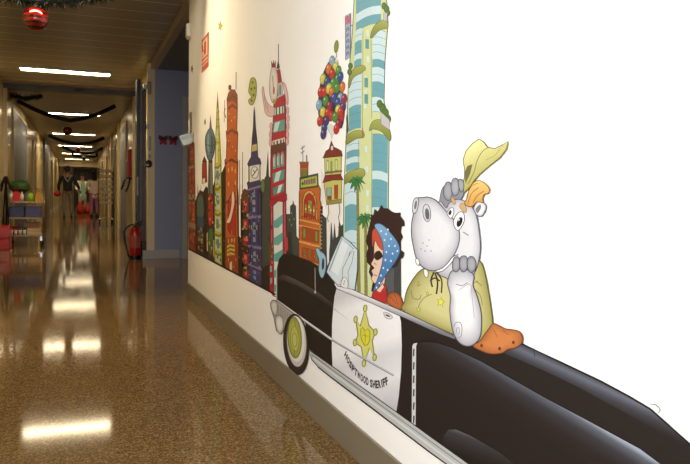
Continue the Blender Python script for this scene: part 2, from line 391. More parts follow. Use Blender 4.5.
fluff(sag((-1.10, 14.4, 2.59), (.63, 14.4, 2.6), (-.19, 14.4, 2.27)), .055, M_tin, 'tinsel_garland', 'widest dark tinsel swag, hanging just beyond the header beam', group=G)
fluff(sag((-.907, 22.6, 2.56), (.667, 22.6, 2.56), (-.048, 22.6, 2.35)), .075, M_tin, 'tinsel_garland', 'dark tinsel swag in the middle of the far three', group=G)
fluff(sag((-.67, 29, 2.62), (.81, 29, 2.62), (.15, 29, 2.40)), .085, M_tin, 'tinsel_garland', 'smallest dark tinsel swag, farthest down the corridor', group=G)
fluff([(-.36, 34, 2.699), (-.34, 34, 2.53), (-.2, 34, 2.5), (.58, 34, 2.5), (.68, 34, 2.53), (.7, 34, 2.699)], .075, M_tin, 'tinsel_garland', 'short straight strip of dark tinsel above the end doorway', group=G)
fluff([(-1.19, 5.4, 2.58), (-.95, 5.4, 2.45), (-.65, 5.4, 2.315), (-.45, 5.4, 2.27), (-.28, 5.4, 2.25), (-.1, 5.4, 2.28), (.05, 5.4, 2.315), (.5, 5.4, 2.48), (.91, 5.4, 2.66)], .085, M_fir, 'fir_garland', 'green garland at the top edge above the large red bauble', dens=1800, core=.3)
fluff([(-1.19, 14.05, 2.64), (-.95, 14.1, 2.60), (-.66, 14.1, 2.66)], .09, M_fir, 'fir_garland', 'dark green tuft of garland at the ceiling left, above the widest swag', dens=900, core=.3)
def bauble_mat():
    m = mat('bauble_red', (190, 18, 16), .12, .35, coat=.6); nt = m.node_tree; b = nt.nodes['Principled BSDF']; L = nt.links.new
    tc = nt.nodes.new('ShaderNodeTexCoord'); wv = nt.nodes.new('ShaderNodeTexWave'); wv.bands_direction = 'Z'; wv.inputs['Scale'].default_value = 9; wv.inputs['Distortion'].default_value = 1.5
    L(tc.outputs['Object'], wv.inputs['Vector']); cr = nt.nodes.new('ShaderNodeValToRGB'); e = cr.color_ramp.elements
    e[0].position = .35; e[0].color = rgb(56, 6, 8); e[1].position = .6; e[1].color = rgb(136, 12, 10); L(wv.outputs['Fac'], cr.inputs[0]); L(cr.outputs[0], b.inputs['Base Color'])
    return m
M_baub = bauble_mat()
def bauble(x, y, z, r, top, lab):
    t = thing('christmas_bauble', lab, 'bauble', (x, y, z), 'red baubles hanging from the garlands')
    MB().ball((0, 0, 0), r, seg=32).obj('ball', M_baub, t, smooth=True)
    MB().lathe([(.016, r*.97), (.016, r+.018), (.0, r+.02)], n=12).obj('cap', mat('gold_cap', (214, 178, 110), .25, .9), t)
    MB().tube([(0, 0, r+.018), (0, 0, top-z)], .002, 6).obj('thread', M_dark, t)
bauble(-.292, 5.4, 2.135-.005, .084, 2.22, 'large striped red bauble hanging at the top left')
bauble(-.235, 14.4, 2.07, .085, 2.27, 'red bauble under the widest tinsel swag')
bauble(-.078, 22.6, 2.165, .085, 2.36, 'red bauble under the middle tinsel swag')
bauble(.117, 29, 2.20, .085, 2.42, 'smallest dark red bauble, under the farthest tinsel swag')

# ------------------------------------------------------------------ supply cart on the left
M_tube = mat('cart_steel', (150, 128, 92), .3, .7)
t = thing('supply_cart', 'steel supply cart loaded with bags and boxes against the left wall', 'cart', (-.86, 12.75, 0))
X0, X1, Y0, Y1 = -.255, .275, -.3, .32
for x in (X0, X1):
    for y in (Y0, Y1): MB().tube([(x, y, .10), (x, y, .96)], .011, 8).obj('post', M_tube, t, smooth=True)
for z in (.17, .46, .72): MB().box(X0, X1, Y0, Y1, z, z+.022, bev=.004).obj('shelf', M_tube, t)
MB().tube([(X0, Y0, .95), (X1, Y0, .95), (X1, Y1, .95), (X0, Y1, .95)], .010, 8, close=True).obj('rail', M_tube, t, smooth=True)
MB().tube([(X0, Y0, .26), (X1, Y0, .26), (X1, Y1, .26), (X0, Y1, .26)], .006, 8, close=True).obj('rail', M_tube, t, smooth=True)
for x in (X0+.03, X1-.03):
    for y in (Y0+.03, Y1-.03):
        o = MB().lathe([(.0, -.014), (.045, -.014), (.05, -.008), (.05, .008), (.045, .014), (.0, .014)], (x, y, .05), 20, 'X').obj('caster_wheel', M_black, t, smooth=True)
        MB().box(x-.02, x+.02, y-.02, y+.02, .10, .17).obj('fork', M_chrome, o)
def citem(mb, name, m, lab, cat, grp=None, smooth=False): return tag(mb.obj(name, m, smooth=smooth), lab, cat, grp)
cx, cy = -.86, 12.75
mb = MB().ball((cx-.09, cy-.02, .98), .14, 1.15, .9, .75, seg=24)
for v in mb.bm.verts: v.co += Vector((random.uniform(-1, 1), random.uniform(-1, 1), random.uniform(-1, 1)))*.012
for k in range(5): mb.tube([(cx-.09+.04*(k-2), cy, .97), (cx-.09+.06*(k-2), cy-.03, 1.10)], .008, 6)
g = thing('green_bag', 'round green bag sitting on the top of the supply cart', 'bag', (cx-.09, cy, .742))
for o_ in (mb.obj('bag_body', mat('bag_green', (52, 92, 34), .5, noise=.25, scale=14), smooth=True), MB().box(cx-.16, cx-.02, cy-.12, cy+.1, .742, .895, bev=.02).obj('bag_bottom', mat('bag_dark', (46, 34, 26), .6))):
    o_.parent = g; o_.matrix_parent_inverse = Matrix.Translation((-g.location))
def bottle(x, y, z, r, h, m, lab, capm, grp):
    t = thing('bottle', lab, 'bottle', (x, y, z), grp)
    MB().lathe([(0, 0), (r, 0), (r, h*.65), (r*.45, h*.8), (r*.4, h*.86), (0, h*.86)], n=16).obj('body', m, t, smooth=True)
    MB().lathe([(r*.45, h*.86), (r*.45, h), (0, h)], n=12).obj('cap', capm, t)
MW = mat('white_bottle', (216, 208, 190), .4)
bottle(cx-.20, cy-.24, .742, .032, .17, MW, 'white bottle at the left end of the cart top', M_pale, 'bottles on the cart')
bottle(cx-.045, cy-.22, .742, .032, .16, MW, 'white bottle right of the red bag on the cart', M_pale, 'bottles on the cart')
bottle(cx+.09, cy-.23, .742, .045, .17, mat('lime_bottle', (150, 205, 50), .35), 'lime green bottle with teal cap on the cart', mat('teal_cap', (40, 110, 110), .4), 'bottles on the cart')
def bag(x, y, z, w_, h_, m, name, lab):
    t = thing(name, lab, 'bag', (x, y, z))
    MB().prism([(-w_, 0), (w_, 0), (w_*1.1, h_*.6), (w_*.9, h_), (-w_*.8, h_), (-w_*1.1, h_*.5)], 'Y', -.05, .05).obj('bag_body', m, t)
    MB().tube([(-w_*.4, 0, h_), (-w_*.3, 0, h_+.04), (w_*.3, 0, h_+.04), (w_*.4, 0, h_)], .006, 6).obj('handle', m, t)
bag(cx-.12, cy-.235, .742, .045, .16, mat('bag_red', (200, 24, 30), .4), 'red_bag', 'bright red bag among bottles on the cart top')
bag(cx+.21, cy-.2, .742, .05, .15, mat('bag_amber', (190, 140, 40), .4), 'amber_bag', 'amber yellow bag at the right end of the cart top')
def bin_(x0, x1, y0, y1, z0, z1, m, name, lab, grp=None, cat='box'):
    t = thing(name, lab, cat, ((x0+x1)/2, (y0+y1)/2, z0), grp); w2, d2, h = (x1-x0)/2, (y1-y0)/2, z1-z0
    MB().box(-w2, w2, -d2, d2, 0, h*.9, bev=.006).obj('body', m, t)
    MB().box(-w2-.004, w2+.004, -d2-.004, d2+.004, h*.9, h, bev=.003).obj('lid', m, t)
MBl = mat('bin_blue', (40, 48, 96), .35)
bin_(cx-.235, cx-.01, cy-.27, cy+.05, .483, .66, MBl, 'storage_bin', 'left navy storage bin on the middle cart shelf', 'navy bins on the middle shelf', 'bin')
bin_(cx+.01, cx+.245, cy-.27, cy+.05, .483, .66, mat('bin_violet', (58, 56, 110), .35), 'storage_bin', 'right blue violet storage bin on the middle cart shelf', 'navy bins on the middle shelf', 'bin')
bin_(cx-.23, cx-.09, cy-.2, cy, .193, .33, mat('box_red', (170, 26, 30), .5), 'red_box', 'small red box on the bottom cart shelf')
bin_(cx-.08, cx+.02, cy-.2, cy, .193, .31, mat('box_slate', (84, 94, 116), .5), 'slate_box', 'slate blue box on the bottom cart shelf')
bin_(cx+.03, cx+.24, cy-.2, cy, .193, .31, mat('box_cream', (214, 190, 150), .5), 'cream_box', 'cream carton on the right of the bottom cart shelf')
bin_(cx-.02, cx+.22, cy-.17, cy+.03, .311, .40, mat('box_pink', (190, 150, 124), .5), 'pink_box', 'pinkish carton stacked on top of the cream carton')
for k in range(4):
    x = cx-.20+.065*k
    tt = thing('white_cup', ['leftmost white cup at the front of the bottom cart shelf', 'second white cup from the left on the bottom cart shelf', 'third white cup from the left on the bottom cart shelf', 'fourth white cup, nearest the middle of the bottom cart shelf'][k], 'cup', (x, cy-.255, .193), 'white cups on the bottom shelf')
    MB().lathe([(0, 0), (.018, 0), (.025, .08), (.022, .08), (.016, .01), (0, .01)], n=14).obj('cup_body', mat('cup_white', (225, 222, 214), .4), tt, smooth=True)
# red crates at the left edge and the black folded handles
for k, lab in enumerate(('lower red crate at the left edge beside the supply cart', 'upper red crate at the left edge, stacked on the other crate')):
    t = thing('red_crate', lab, 'crate', (-1.178+.16-.16, 12.02, .001+k*.19), 'red crates left of the cart'); t.location.x = -1.03
    MB().box(-.165, .0, -.2, .22, 0, .17, bev=.008).obj('body', M_red, t)
    MB().box(-.169, .004, -.204, .224, .17, .185, bev=.004).obj('rim', M_red, t)
t = thing('folding_stand', 'black folded stand with splayed legs at the left edge behind crates', 'stand', (-1.12, 12.34, 0))
for a, b in (((-.07, 0, 0), (.0, 0, 1.14)), ((.05, 0, 0.), (.0, 0, 1.14)), ((.0, .05, 0), (0, 0, 1.14))):
    MB().tube([a, b], .012, 8).obj('leg', M_black, t)
MB().tube([(0, -.01, 1.14), (.045, -.01, 1.03), (.095, -.01, .93)], .025, 8).obj('strap', M_black, t)
MB().tube([(0, -.01, 1.14), (-.05, -.01, 1.03), (-.08, -.01, .90)], .025, 8).obj('strap', M_black, t)

# ------------------------------------------------------------------ shelved trolley on the right
t = thing('shelf_trolley', 'tall wire shelf trolley with many tiers by the right wall far down', 'trolley', (.68, 21.6, 0))
for x in (-.2, .2):
    for y in (-.3, .3): MB().tube([(x, y, .12), (x, y, 1.6)], .013, 8).obj('post', M_tube, t, smooth=True)
ms_ = mat('tray_cream', (236, 214, 168), .35)
for k in range(7): MB().box(-.2, .2, -.3, .3, .56+k*.155, .56+k*.155+.065, bev=.006).obj('shelf', ms_, t)
for x in (-.17, .17):
    for y in (-.27, .27):
        o = MB().lathe([(0, -.015), (.055, -.015), (.06, 0), (.055, .015), (0, .015)], (x, y, .06), 16, 'X').obj('caster_wheel', M_black, t, smooth=True)
        MB().box(x-.02, x+.02, y-.02, y+.02, .12, .17).obj('fork', M_chrome, o)
MB().box(-.2, .2, -.3, .3, .15, .17).obj('shelf', M_tube, t)
# red sacks on the floor far back
for x, y, h, lab in ((-.02, 30.2, .52, 'orange red sack on the floor between the man and the woman in green'), (.28, 30.4, .45, 'orange red sack on the floor right of the woman in green')):
    t = thing('red_sack', lab, 'sack', (x, y, 0), 'red sacks on the far floor')
    MB().lathe([(0, 0), (.12, 0), (.15, .1), (.13, h*.6), (.05, h*.85), (.07, h), (0, h)], n=16).obj('sack_body', mat('sack_red', (176, 40, 20), .5), t, smooth=True)
    MB().lathe([(.056, h*.83), (.056, h*.88), (0, h*.88)], n=12).obj('tie', M_dark, t)

# ------------------------------------------------------------------ people
def skin_mesh(name, joints, edges, m, parent=None, sub=2, root=0):
    me = bpy.data.meshes.new(name); me.from_pydata([Vector(j[0]) for j in joints], edges, [])
    o = bpy.data.objects.new(name, me); C.objects.link(o)
    md = o.modifiers.new('s', 'SKIN'); md.use_smooth_shade = True
    for i, j in enumerate(joints):
        r = j[1]; me.skin_vertices[0].data[i].radius = r if isinstance(r, tuple) else (r, r)
        me.skin_vertices[0].data[i].use_root = (i == root)
    o.modifiers.new('u', 'SUBSURF').levels = sub
    bpy.context.view_layer.update()
    dg = bpy.context.evaluated_depsgraph_get()
    nm = bpy.data.meshes.new_from_object(o.evaluated_get(dg)); o.modifiers.clear(); o.data = nm
    nm.materials.clear(); nm.materials.append(m)
    for p in nm.polygons: p.use_smooth = True
    if parent: o.parent = parent
    return o
def chain(js, start=0): return [(start+i, start+i+1) for i in range(len(js)-1)]
def person(lab, x, y, rz, top, trousers, skin, hair, k=1.0, arms='down', coat=0.0, shoe=(24, 22, 22), longhair=False):
    t = thing('person', lab, 'person', (x, y, 0), None, rz); t.scale = (k, k, k)
    ms = mat('skin_%d' % skin[0], skin, .6); mt = mat('top_%d_%d' % (top[0], top[2]), top, .8, noise=.08); mp = mat('trousers_%d_%d' % (trousers[0], trousers[2]), trousers, .8, noise=.08)
    mh = mat('hair_%d' % hair[0], hair, .7)
    hand = {'down': [((-.30, -.02, .86), .028), ((.30, -.02, .86), .028)], 'fwd': [((-.24, -.25, 1.02), .028), ((.24, -.25, 1.02), .028)], 'left': [((-.40, -.05, .98), .03), ((.28, -.1, .88), .03)]}[arms]
    elb = {'down': [((-.28, .03, 1.12), .036), ((.28, .03, 1.12), .036)], 'fwd': [((-.27, .02, 1.13), .036), ((.27, .02, 1.13), .036)], 'left': [((-.31, .05, 1.14), .036), ((.29, .03, 1.12), .036)]}[arms]
    J = [((0, 0, .98), (.11, .07)), ((0, 0, 1.2), (.10, .07)), ((0, .0, 1.38), (.11, .07)), ((0, 0, 1.47), (.07, .06)), ((0, -.01, 1.54), .05), ((0, -.02, 1.62), (.072, .085)), ((0, -.02, 1.69), (.068, .08)),
         ((-.09, 0, .9), .06), ((-.11, -.03, .5), .046), ((-.12, .02, .1), .038), ((-.12, -.13, .035), .035),
         ((.09, 0, .9), .06), ((.11, .02, .5), .046), ((.12, .08, .1), .038), ((.12, -.07, .035), .035),
         ((-.19, 0, 1.39), .045), elb[0], hand[0], ((.19, 0, 1.39), .045), elb[1], hand[1]]
    E = [(0, 1), (1, 2), (2, 3), (3, 4), (4, 5), (5, 6), (0, 7), (7, 8), (8, 9), (9, 10), (0, 11), (11, 12), (12, 13), (13, 14), (2, 15), (15, 16), (16, 17), (2, 18), (18, 19), (19, 20)]
    skin_mesh('body', J, E, ms, t)
    g = .012
    def grow(r, a): return tuple(q+a for q in r) if isinstance(r, tuple) else r+a
    hem = .90-coat
    T = [((0, 0, hem), (.17+coat*.05, .12+coat*.05)), ((0, 0, .98+.04), (.165, .115)), ((0, 0, 1.2), (.155, .115)), ((0, 0, 1.38), (.165, .115)), ((0, 0, 1.46), (.09, .075)),
         ((-.19, 0, 1.39), .072), (elb[0][0], .056), (tuple(Vector(elb[0][0]).lerp(Vector(hand[0][0]), .8)), .042), ((.19, 0, 1.39), .072), (elb[1][0], .056), (tuple(Vector(elb[1][0]).lerp(Vector(hand[1][0]), .8)), .042)]
    skin_mesh('coat' if coat > .2 else 'shirt', T, [(0, 1), (1, 2), (2, 3), (3, 4), (3, 5), (5, 6), (6, 7), (3, 8), (8, 9), (9, 10)], mt, t)
    P = [((0, 0, 1.0), (.155, .11)), ((-.09, 0, .9), .1), ((-.11, -.03, .5), .074), ((-.12, .02, .11), .062), ((.09, 0, .9), .1), ((.11, .02, .5), .074), ((.12, .08, .11), .062)]
    skin_mesh('trousers', P, [(0, 1), (1, 2), (2, 3), (0, 4), (4, 5), (5, 6)], mp, t)
    for sx, yy in ((-.12, -.02), (.12, .04)):
        MB().ball((sx, yy-.04, .042), .06, .8, 2.1, .7).obj('shoe', mat('shoe_%d' % shoe[0], shoe, .4), t, smooth=True)
    MB().ball((0, .015, 1.70), .108, .95, 1.05, 1.0).obj('hair', mh, t, smooth=True)
    if longhair: MB().ball((0, .06, 1.56), .09, 1, .7, 1.5).obj('hair', mh, t, smooth=True)
    # face
    for s in (-1, 1):
        MB().ball((s*.03, -.112, 1.655), .011).obj('eye', mat('eye_dark', (30, 22, 20), .3), t, smooth=True)
        MB().ball((s*.083, -.005, 1.645), .02, .5, 1, 1.4).obj('ear', ms, t, smooth=True)
        h = hand[0 if s < 0 else 1][0]
        hx, hy, hz = h
        for q in range(4): MB().tube([(hx+(q-1.5)*.017, hy-.01, hz-.03), (hx+(q-1.5)*.019, hy-.02, hz-.09), (hx+(q-1.5)*.017, hy-.035, hz-.115+.006*abs(q-1))], [.010, .009, .006], 8).obj('finger', ms, t, smooth=True)
        MB().tube([(hx+s*-.02, hy-.015, hz-.01), (hx+s*-.035, hy-.04, hz-.06)], [.011, .008], 8).obj('thumb', ms, t, smooth=True)
    MB().prism([(-.015, 1.62), (.015, 1.62), (.0, 1.66)], 'Y', -.13, -.09).obj('nose', ms, t)
    MB().tube([(-.025, -.108, 1.595), (0, -.114, 1.592), (.025, -.108, 1.595)], .006, 6).obj('mouth', mat('lip', (130, 60, 56), .5), t)
    return t
man = person('man in dark top with grey crossed straps walking away down the corridor', -.42, 25.5, PI, (14, 14, 20), (112, 102, 84), (120, 80, 60), (20, 16, 14), .985, 'left')
mstr = mat('strap_grey', (150, 156, 170), .6)
for s in (-1, 1):
    MB().tube([(s*.13, .0, 1.49), (s*.12, .10, 1.46), (s*.06, .128, 1.34), (-s*.02, .132, 1.25)], .012, 8).obj('strap', mstr, man, smooth=True)
t = thing('red_bundle', 'dark red bundle carried in the left hand of the man in dark', 'bundle', (-.74, 25.35, .82))
MB().ball((0, 0, 0), .11, 1.1, .8, .85).obj('cloth', mat('bundle_red', (150, 20, 24), .6), t, smooth=True)
MB().tube([(.01, 0, .05), (.06, .02, .10), (.03, .03, .13)], .012, 8).obj('knot', mat('bundle_red', (150, 20, 24), .6), t)
w1 = person('woman in green tunic under an open white coat facing the viewer', .06, 31.0, 0.15, (226, 226, 204), (150, 164, 130), (150, 104, 82), (40, 26, 20), .93, 'fwd', .35, shoe=(40, 60, 66), longhair=True)
MB().prism([(-.06, .75), (.06, .75), (.07, 1.4), (-.07, 1.4)], 'Y', -.165, -.115).obj('tunic', mat('tunic_green', (120, 176, 140), .8), w1)
w2 = person('woman in pale pink coat and mauve trousers seen from behind by the trolley', .44, 26.6, PI+.2, (255, 236, 222), (190, 124, 164), (150, 104, 82), (26, 18, 16), .92, 'fwd', .2, longhair=True)
# ------------------------------------------------------------------ the printed mural
# The print is traced onto the plane of the mural wall: W() gives the wall point behind a traced point.
LAY = [0]
def W(p, lay):
    d = RT*((p[0]-345)/FPX) - UP*((p[1]-232)/FPX) + fwd
    X = XR-.0006-lay*.000012
    q = EYE + d*(X/d.x)
    return Vector((X, q.y, q.z))
def print_mat():
    m = bpy.data.materials.new('printed_vinyl'); m.use_nodes = True; nt = m.node_tree; b = nt.nodes['Principled BSDF']
    a = nt.nodes.new('ShaderNodeAttribute'); a.attribute_name = 'ink'
    tc = nt.nodes.new('ShaderNodeTexCoord'); n = nt.nodes.new('ShaderNodeTexNoise'); n.inputs['Scale'].default_value = 60
    nt.links.new(tc.outputs['Object'], n.inputs['Vector'])
    mr = nt.nodes.new('ShaderNodeMapRange'); mr.inputs[3].default_value = .96; mr.inputs[4].default_value = 1.03; nt.links.new(n.outputs[0], mr.inputs[0])
    mm = nt.nodes.new('ShaderNodeMix'); mm.data_type = 'RGBA'; mm.blend_type = 'MULTIPLY'; mm.inputs[0].default_value = 1
    nt.links.new(a.outputs['Color'], mm.inputs[6]); nt.links.new(mr.outputs[0], mm.inputs[7])
    nt.links.new(mm.outputs[2], b.inputs['Base Color']); b.inputs['Roughness'].default_value = .55; b.inputs['Specular IOR Level'].default_value = .3
    return m
M_print = print_mat()
def smooth(pts, n=5, closed=True):
    out = []; N = len(pts)
    rng = range(N) if closed else range(N-1)
    for i in rng:
        if closed: a, b, c, d = pts[i-1], pts[i], pts[(i+1) % N], pts[(i+2) % N]
        else: a, b, c, d = pts[max(i-1, 0)], pts[i], pts[i+1], pts[min(i+2, N-1)]
        for k in range(n):
            t = k/n; t2, t3 = t*t, t*t*t
            out.append(tuple(.5*(2*b[j]+(c[j]-a[j])*t+(2*a[j]-5*b[j]+4*c[j]-d[j])*t2+(3*b[j]-a[j]-3*c[j]+d[j])*t3) for j in (0, 1)))
    if not closed: out.append(pts[-1])
    return out
def mixc(a, b, t): return tuple(a[i]+(b[i]-a[i])*t for i in range(3))
class Art:
    def __init__(s, fix=None): s.v = []; s.f = []; s.c = []; s.fix = fix; s.up()
    def up(s): LAY[0] += 1; s.l = LAY[0]
    def add(s, P, faces, cols):
        o = len(s.v); P = [s.fix(p) for p in P] if s.fix else P; s.v += [W(p, s.l) for p in P]; s.c += cols; s.f += [tuple(i+o for i in f) for f in faces]
    def poly(s, P, col, sm=0, up=True, ol=None, w=.6):
        if up: s.up()
        if sm: P = smooth(P, sm)
        tri = tessellate_polygon([[Vector((p[0], p[1], 0)) for p in P]])
        s.add(P, tri, [col]*len(P))
        if ol: s.line(list(P)+[P[0]], w, ol)
        return s
    def grad(s, P, c0, c1, a, b, sm=0, ol=None, w=.6, stops=None, n=8):
        # printed colour ramp from a to b (traced points): slice the outline into bands
        s.up()
        if sm: P = smooth(P, sm)
        bm = bmesh.new(); bm.faces.new([bm.verts.new((p[0], p[1], 0)) for p in P])
        d = Vector((b[0]-a[0], b[1]-a[1], 0)); L = d.length; d.normalize()
        st = stops or [(0, c0), (1, c1)]
        cuts = sorted({k/n for k in range(n+1)} | {q[0] for q in st})
        for t in cuts:
            bmesh.ops.bisect_plane(bm, geom=bm.verts[:]+bm.edges[:]+bm.faces[:], plane_co=Vector((a[0], a[1], 0))+d*L*t, plane_no=d)
        bmesh.ops.triangulate(bm, faces=bm.faces[:], ngon_method='EAR_CLIP')
        bm.verts.index_update(); Q = [(v.co.x, v.co.y) for v in bm.verts]; F = [tuple(v.index for v in f.verts) for f in bm.faces]
        cols = []
        for q in Q:
            t = ((q[0]-a[0])*d.x+(q[1]-a[1])*d.y)/L
            t = min(1, max(0, t)); c = st[-1][1]
            for (t0, k0), (t1, k1) in zip(st, st[1:]):
                if t <= t1: c = mixc(k0, k1, (t-t0)/(t1-t0) if t1 > t0 else 0); break
            cols.append(c)
        bm.free(); s.add(Q, F, cols)
        if ol: s.line(list(P)+[P[0]], w, ol)
        return s
    def blob(s, P, edge, mid, ctr=None, sm=4, ol=None, w=.6, k=(1, .9, .75, .5)):
        # airbrushed shape: rings from the edge colour to the middle colour
        s.up()
        if sm: P = smooth(P, sm)
        c = ctr or (sum(p[0] for p in P)/len(P), sum(p[1] for p in P)/len(P)); N = len(P)
        Q = []; cols = []; F = []
        for i, q in enumerate(k):
            Q += [(c[0]+(p[0]-c[0])*q, c[1]+(p[1]-c[1])*q) for p in P]; cols += [mixc(edge, mid, i/(len(k)-1))]*N
            if i:
                for j in range(N): F.append(((i-1)*N+j, (i-1)*N+(j+1) % N, i*N+(j+1) % N, i*N+j))
        Q.append(c); cols.append(mid)
        for j in range(N): F.append(((len(k)-1)*N+j, (len(k)-1)*N+(j+1) % N, len(Q)-1))
        s.add(Q, F, cols)
        if ol: s.line(list(P)+[P[0]], w, ol)
        return s
    def line(s, P, w, col, sm=0, up=True, taper=False):
        if up: s.up()
        if sm: P = smooth(P, sm, closed=False)
        P = [P[0]]+[p for i, p in enumerate(P[1:]) if (p[0]-P[i][0])**2+(p[1]-P[i][1])**2 > 1e-6]
        Q = []; n = len(P)
        if n < 2: return s
        for i, p in enumerate(P):
            a = P[max(i-1, 0)]; b = P[min(i+1, n-1)]
            if n > 3 and abs(P[0][0]-P[-1][0])+abs(P[0][1]-P[-1][1]) < 1e-6 and i in (0, n-1): a, b = P[-2], P[1]
            dx, dy = b[0]-a[0], b[1]-a[1]; l = math.hypot(dx, dy) or 1
            ww = w/2*(1 if not taper else (1-.85*i/(n-1)))
            Q += [(p[0]-dy/l*ww, p[1]+dx/l*ww), (p[0]+dy/l*ww, p[1]-dx/l*ww)]
        s.add(Q, [(2*i, 2*i+1, 2*i+3, 2*i+2) for i in range(n-1)], [col]*len(Q))
        return s
    def ell(s, cx, cy, rx, ry, col, rot=0, n=20, up=True, edge=None, ol=None, w=.5):
        cr, sr = math.cos(rot), math.sin(rot)
        P = [(cx+rx*math.cos(2*PI*k/n)*cr-ry*math.sin(2*PI*k/n)*sr, cy+rx*math.cos(2*PI*k/n)*sr+ry*math.sin(2*PI*k/n)*cr) for k in range(n)]
        if edge: return s.blob(P, edge, col, (cx, cy), 0, ol, w)
        return s.poly(P, col, up=up, ol=ol, w=w)
    def build(s, name, parent, label=None):
        me = bpy.data.meshes.new(name); me.from_pydata(s.v, [], s.f)
        at = me.color_attributes.new('ink', 'FLOAT_COLOR', 'POINT')
        for i, c in enumerate(s.c): g = .3*c[0]+.6*c[1]+.1*c[2]; at.data[i].color = rgb(*mixc(c, (g, g, g), .12))
        bm = bmesh.new(); bm.from_mesh(me)
        for f in bm.faces:
            if f.normal.x > 0: f.normal_flip()
        bm.to_mesh(me); bm.free()
        me.materials.append(M_print)
        o = bpy.data.objects.new(name, me); C.objects.link(o)
        if parent: o.parent = parent
        if label: o['label'] = label
        return o
def quad(x0, y0, x1, y1, x2, y2, x3, y3):
    # map (s, t) in the unit square to the quad: top-left, top-right, bottom-right, bottom-left
    def f(a, b):
        tx, ty = x0+(x1-x0)*a, y0+(y1-y0)*a; bx, by = x3+(x2-x3)*a, y3+(y2-y3)*a
        return (tx+(bx-tx)*b, ty+(by-ty)*b)
    return f
def rects(A, f, R, col):
    A.up()
    for (a0, b0, a1, b1) in R: A.poly([f(a0, b0), f(a1, b0), f(a1, b1), f(a0, b1)], col, up=False)
def sprinkle(A, f, n, cols, sw, sh, seed, area=(0, 0, 1, 1)):
    # small printed windows and marks scattered over one drawn facade
    R = random.Random(seed)
    for c in cols:
        A.up()
        for _ in range(n):
            a = R.uniform(area[0], area[2]-sw); b = R.uniform(area[1], area[3]-sh); w = sw*R.uniform(.5, 1.1); h = sh*R.uniform(.4, 1.2)
            A.poly([f(a, b), f(a+w, b), f(a+w, b+h), f(a, b+h)], c, up=False)
def bot(x): return 248.3+(x-188)*.5287      # lower edge of the printed skyline

OUT = (52, 44, 38); WALLC = (236, 232, 225)
mural = thing('wall_mural', 'large cartoon city skyline and black police car mural printed on the white wall', 'mural', (0, 0, 0))

# dark city behind the towers
A = Art()
DK = (46, 40, 30)
A.poly([(188.3, 206), (190, 200), (194, 205), (197, 196), (200, 190), (203, 192), (206, 186), (209, 190), (213, 186), (216, 176), (222, 172), (225, 165), (231, 170), (237, 176), (239, 200), (242, 198), (244, 196), (247, 190), (250, 190), (262, 187), (263.5, 200), (264.5, 178), (266, 176), (267.5, 178), (268, 150), (269, 178), (271, 180), (276, 190), (276, bot(276)), (188.3, bot(188.3))], DK)
A.poly([(262, 200), (264, 180), (266, 176), (268, 150), (269, 176), (272, 180), (274, 262), (262, 268)], (70, 76, 66))
A.poly([(286, 214), (290, 214), (290, 206), (292.5, 204), (293, 200), (294, 204), (296, 206), (296.5, 236), (299, 239), (299.5, 262), (286, 262)], (66, 76, 68))
A.poly([(287.5, 232), (292, 232), (292, 240), (294, 262), (287.5, 262)], (50, 54, 48))
rects(A, lambda a, b: (a, b), [(291, 212, 292, 214), (293.5, 218, 294.5, 220), (291, 224, 292, 226), (289, 219, 290, 221)], (150, 156, 120))
A.poly([(319, 216), (322, 214), (326, 218), (330, 212), (333, 216), (334, 224), (336, 222), (338, 224), (339, 219), (341, 226), (345, 222), (348, 210), (352, 210), (352, 290), (330, 285), (318, 272)], (62, 68, 66))
A.poly([(321, 168), (334, 200), (336, 206), (337, 219), (336, 235), (334.5, 223), (333, 240), (331.5, 222), (330, 218), (329, 262), (327, 266), (326.5, 210), (324, 204), (321, 204)], WALLC)
A.poly([(330, 200), (342, 196), (341, 222), (339.5, 214), (338, 236), (336, 238), (334.5, 222), (333, 228), (331, 222), (329.5, 250), (328, 210)], WALLC)
sprinkle(A, quad(190, 210, 270, 200, 270, 280, 190, 245), 14, [(84, 80, 54), (28, 24, 20), (110, 96, 50)], .02, .05, 10)
sprinkle(A, quad(336, 226, 350, 226, 350, 282, 334, 270), 6, [(84, 92, 92), (44, 48, 48)], .09, .05, 11)
A.build('painted_backdrop', mural, 'dark olive painted buildings and white drips behind the towers')

LAY[0] = 30
# 1 red brick tower at the far left
A = Art(); f = quad(188.6, 146, 194.2, 143, 196, bot(196), 188.6, bot(188.6))
A.poly([f(0, 0), (191.5, 141), f(1, 0), f(1, .5), f(1, 1), f(0, 1)], (176, 70, 44), ol=(60, 34, 26), w=.5)
A.line([(193, 146), (193.2, 133)], .6, (120, 50, 40))
rects(A, f, [(0, .20, .9, .225), (0, .47, .95, .52), (0, .74, 1, .79)], (176, 150, 112))
rects(A, f, [(.15, .06, .8, .085), (.15, .12, .8, .15), (.2, .3, .5, .34), (.6, .29, .85, .34), (.2, .4, .8, .44), (.2, .57, .5, .63), (.6, .6, .85, .66), (.2, .84, .5, .9), (.6, .86, .85, .92)], (206, 92, 52))
rects(A, f, [(.1, .03, .25, .2), (.4, .55, .5, .7), (.75, .8, .85, .97), (.45, .24, .55, .45)], (96, 34, 30))
sprinkle(A, f, 9, [(118, 40, 30), (222, 130, 84), (70, 90, 74)], .26, .03, 1)
A.build('painted_tower', mural, 'red brick painted tower at the left end of the skyline')
LAY[0] = 30
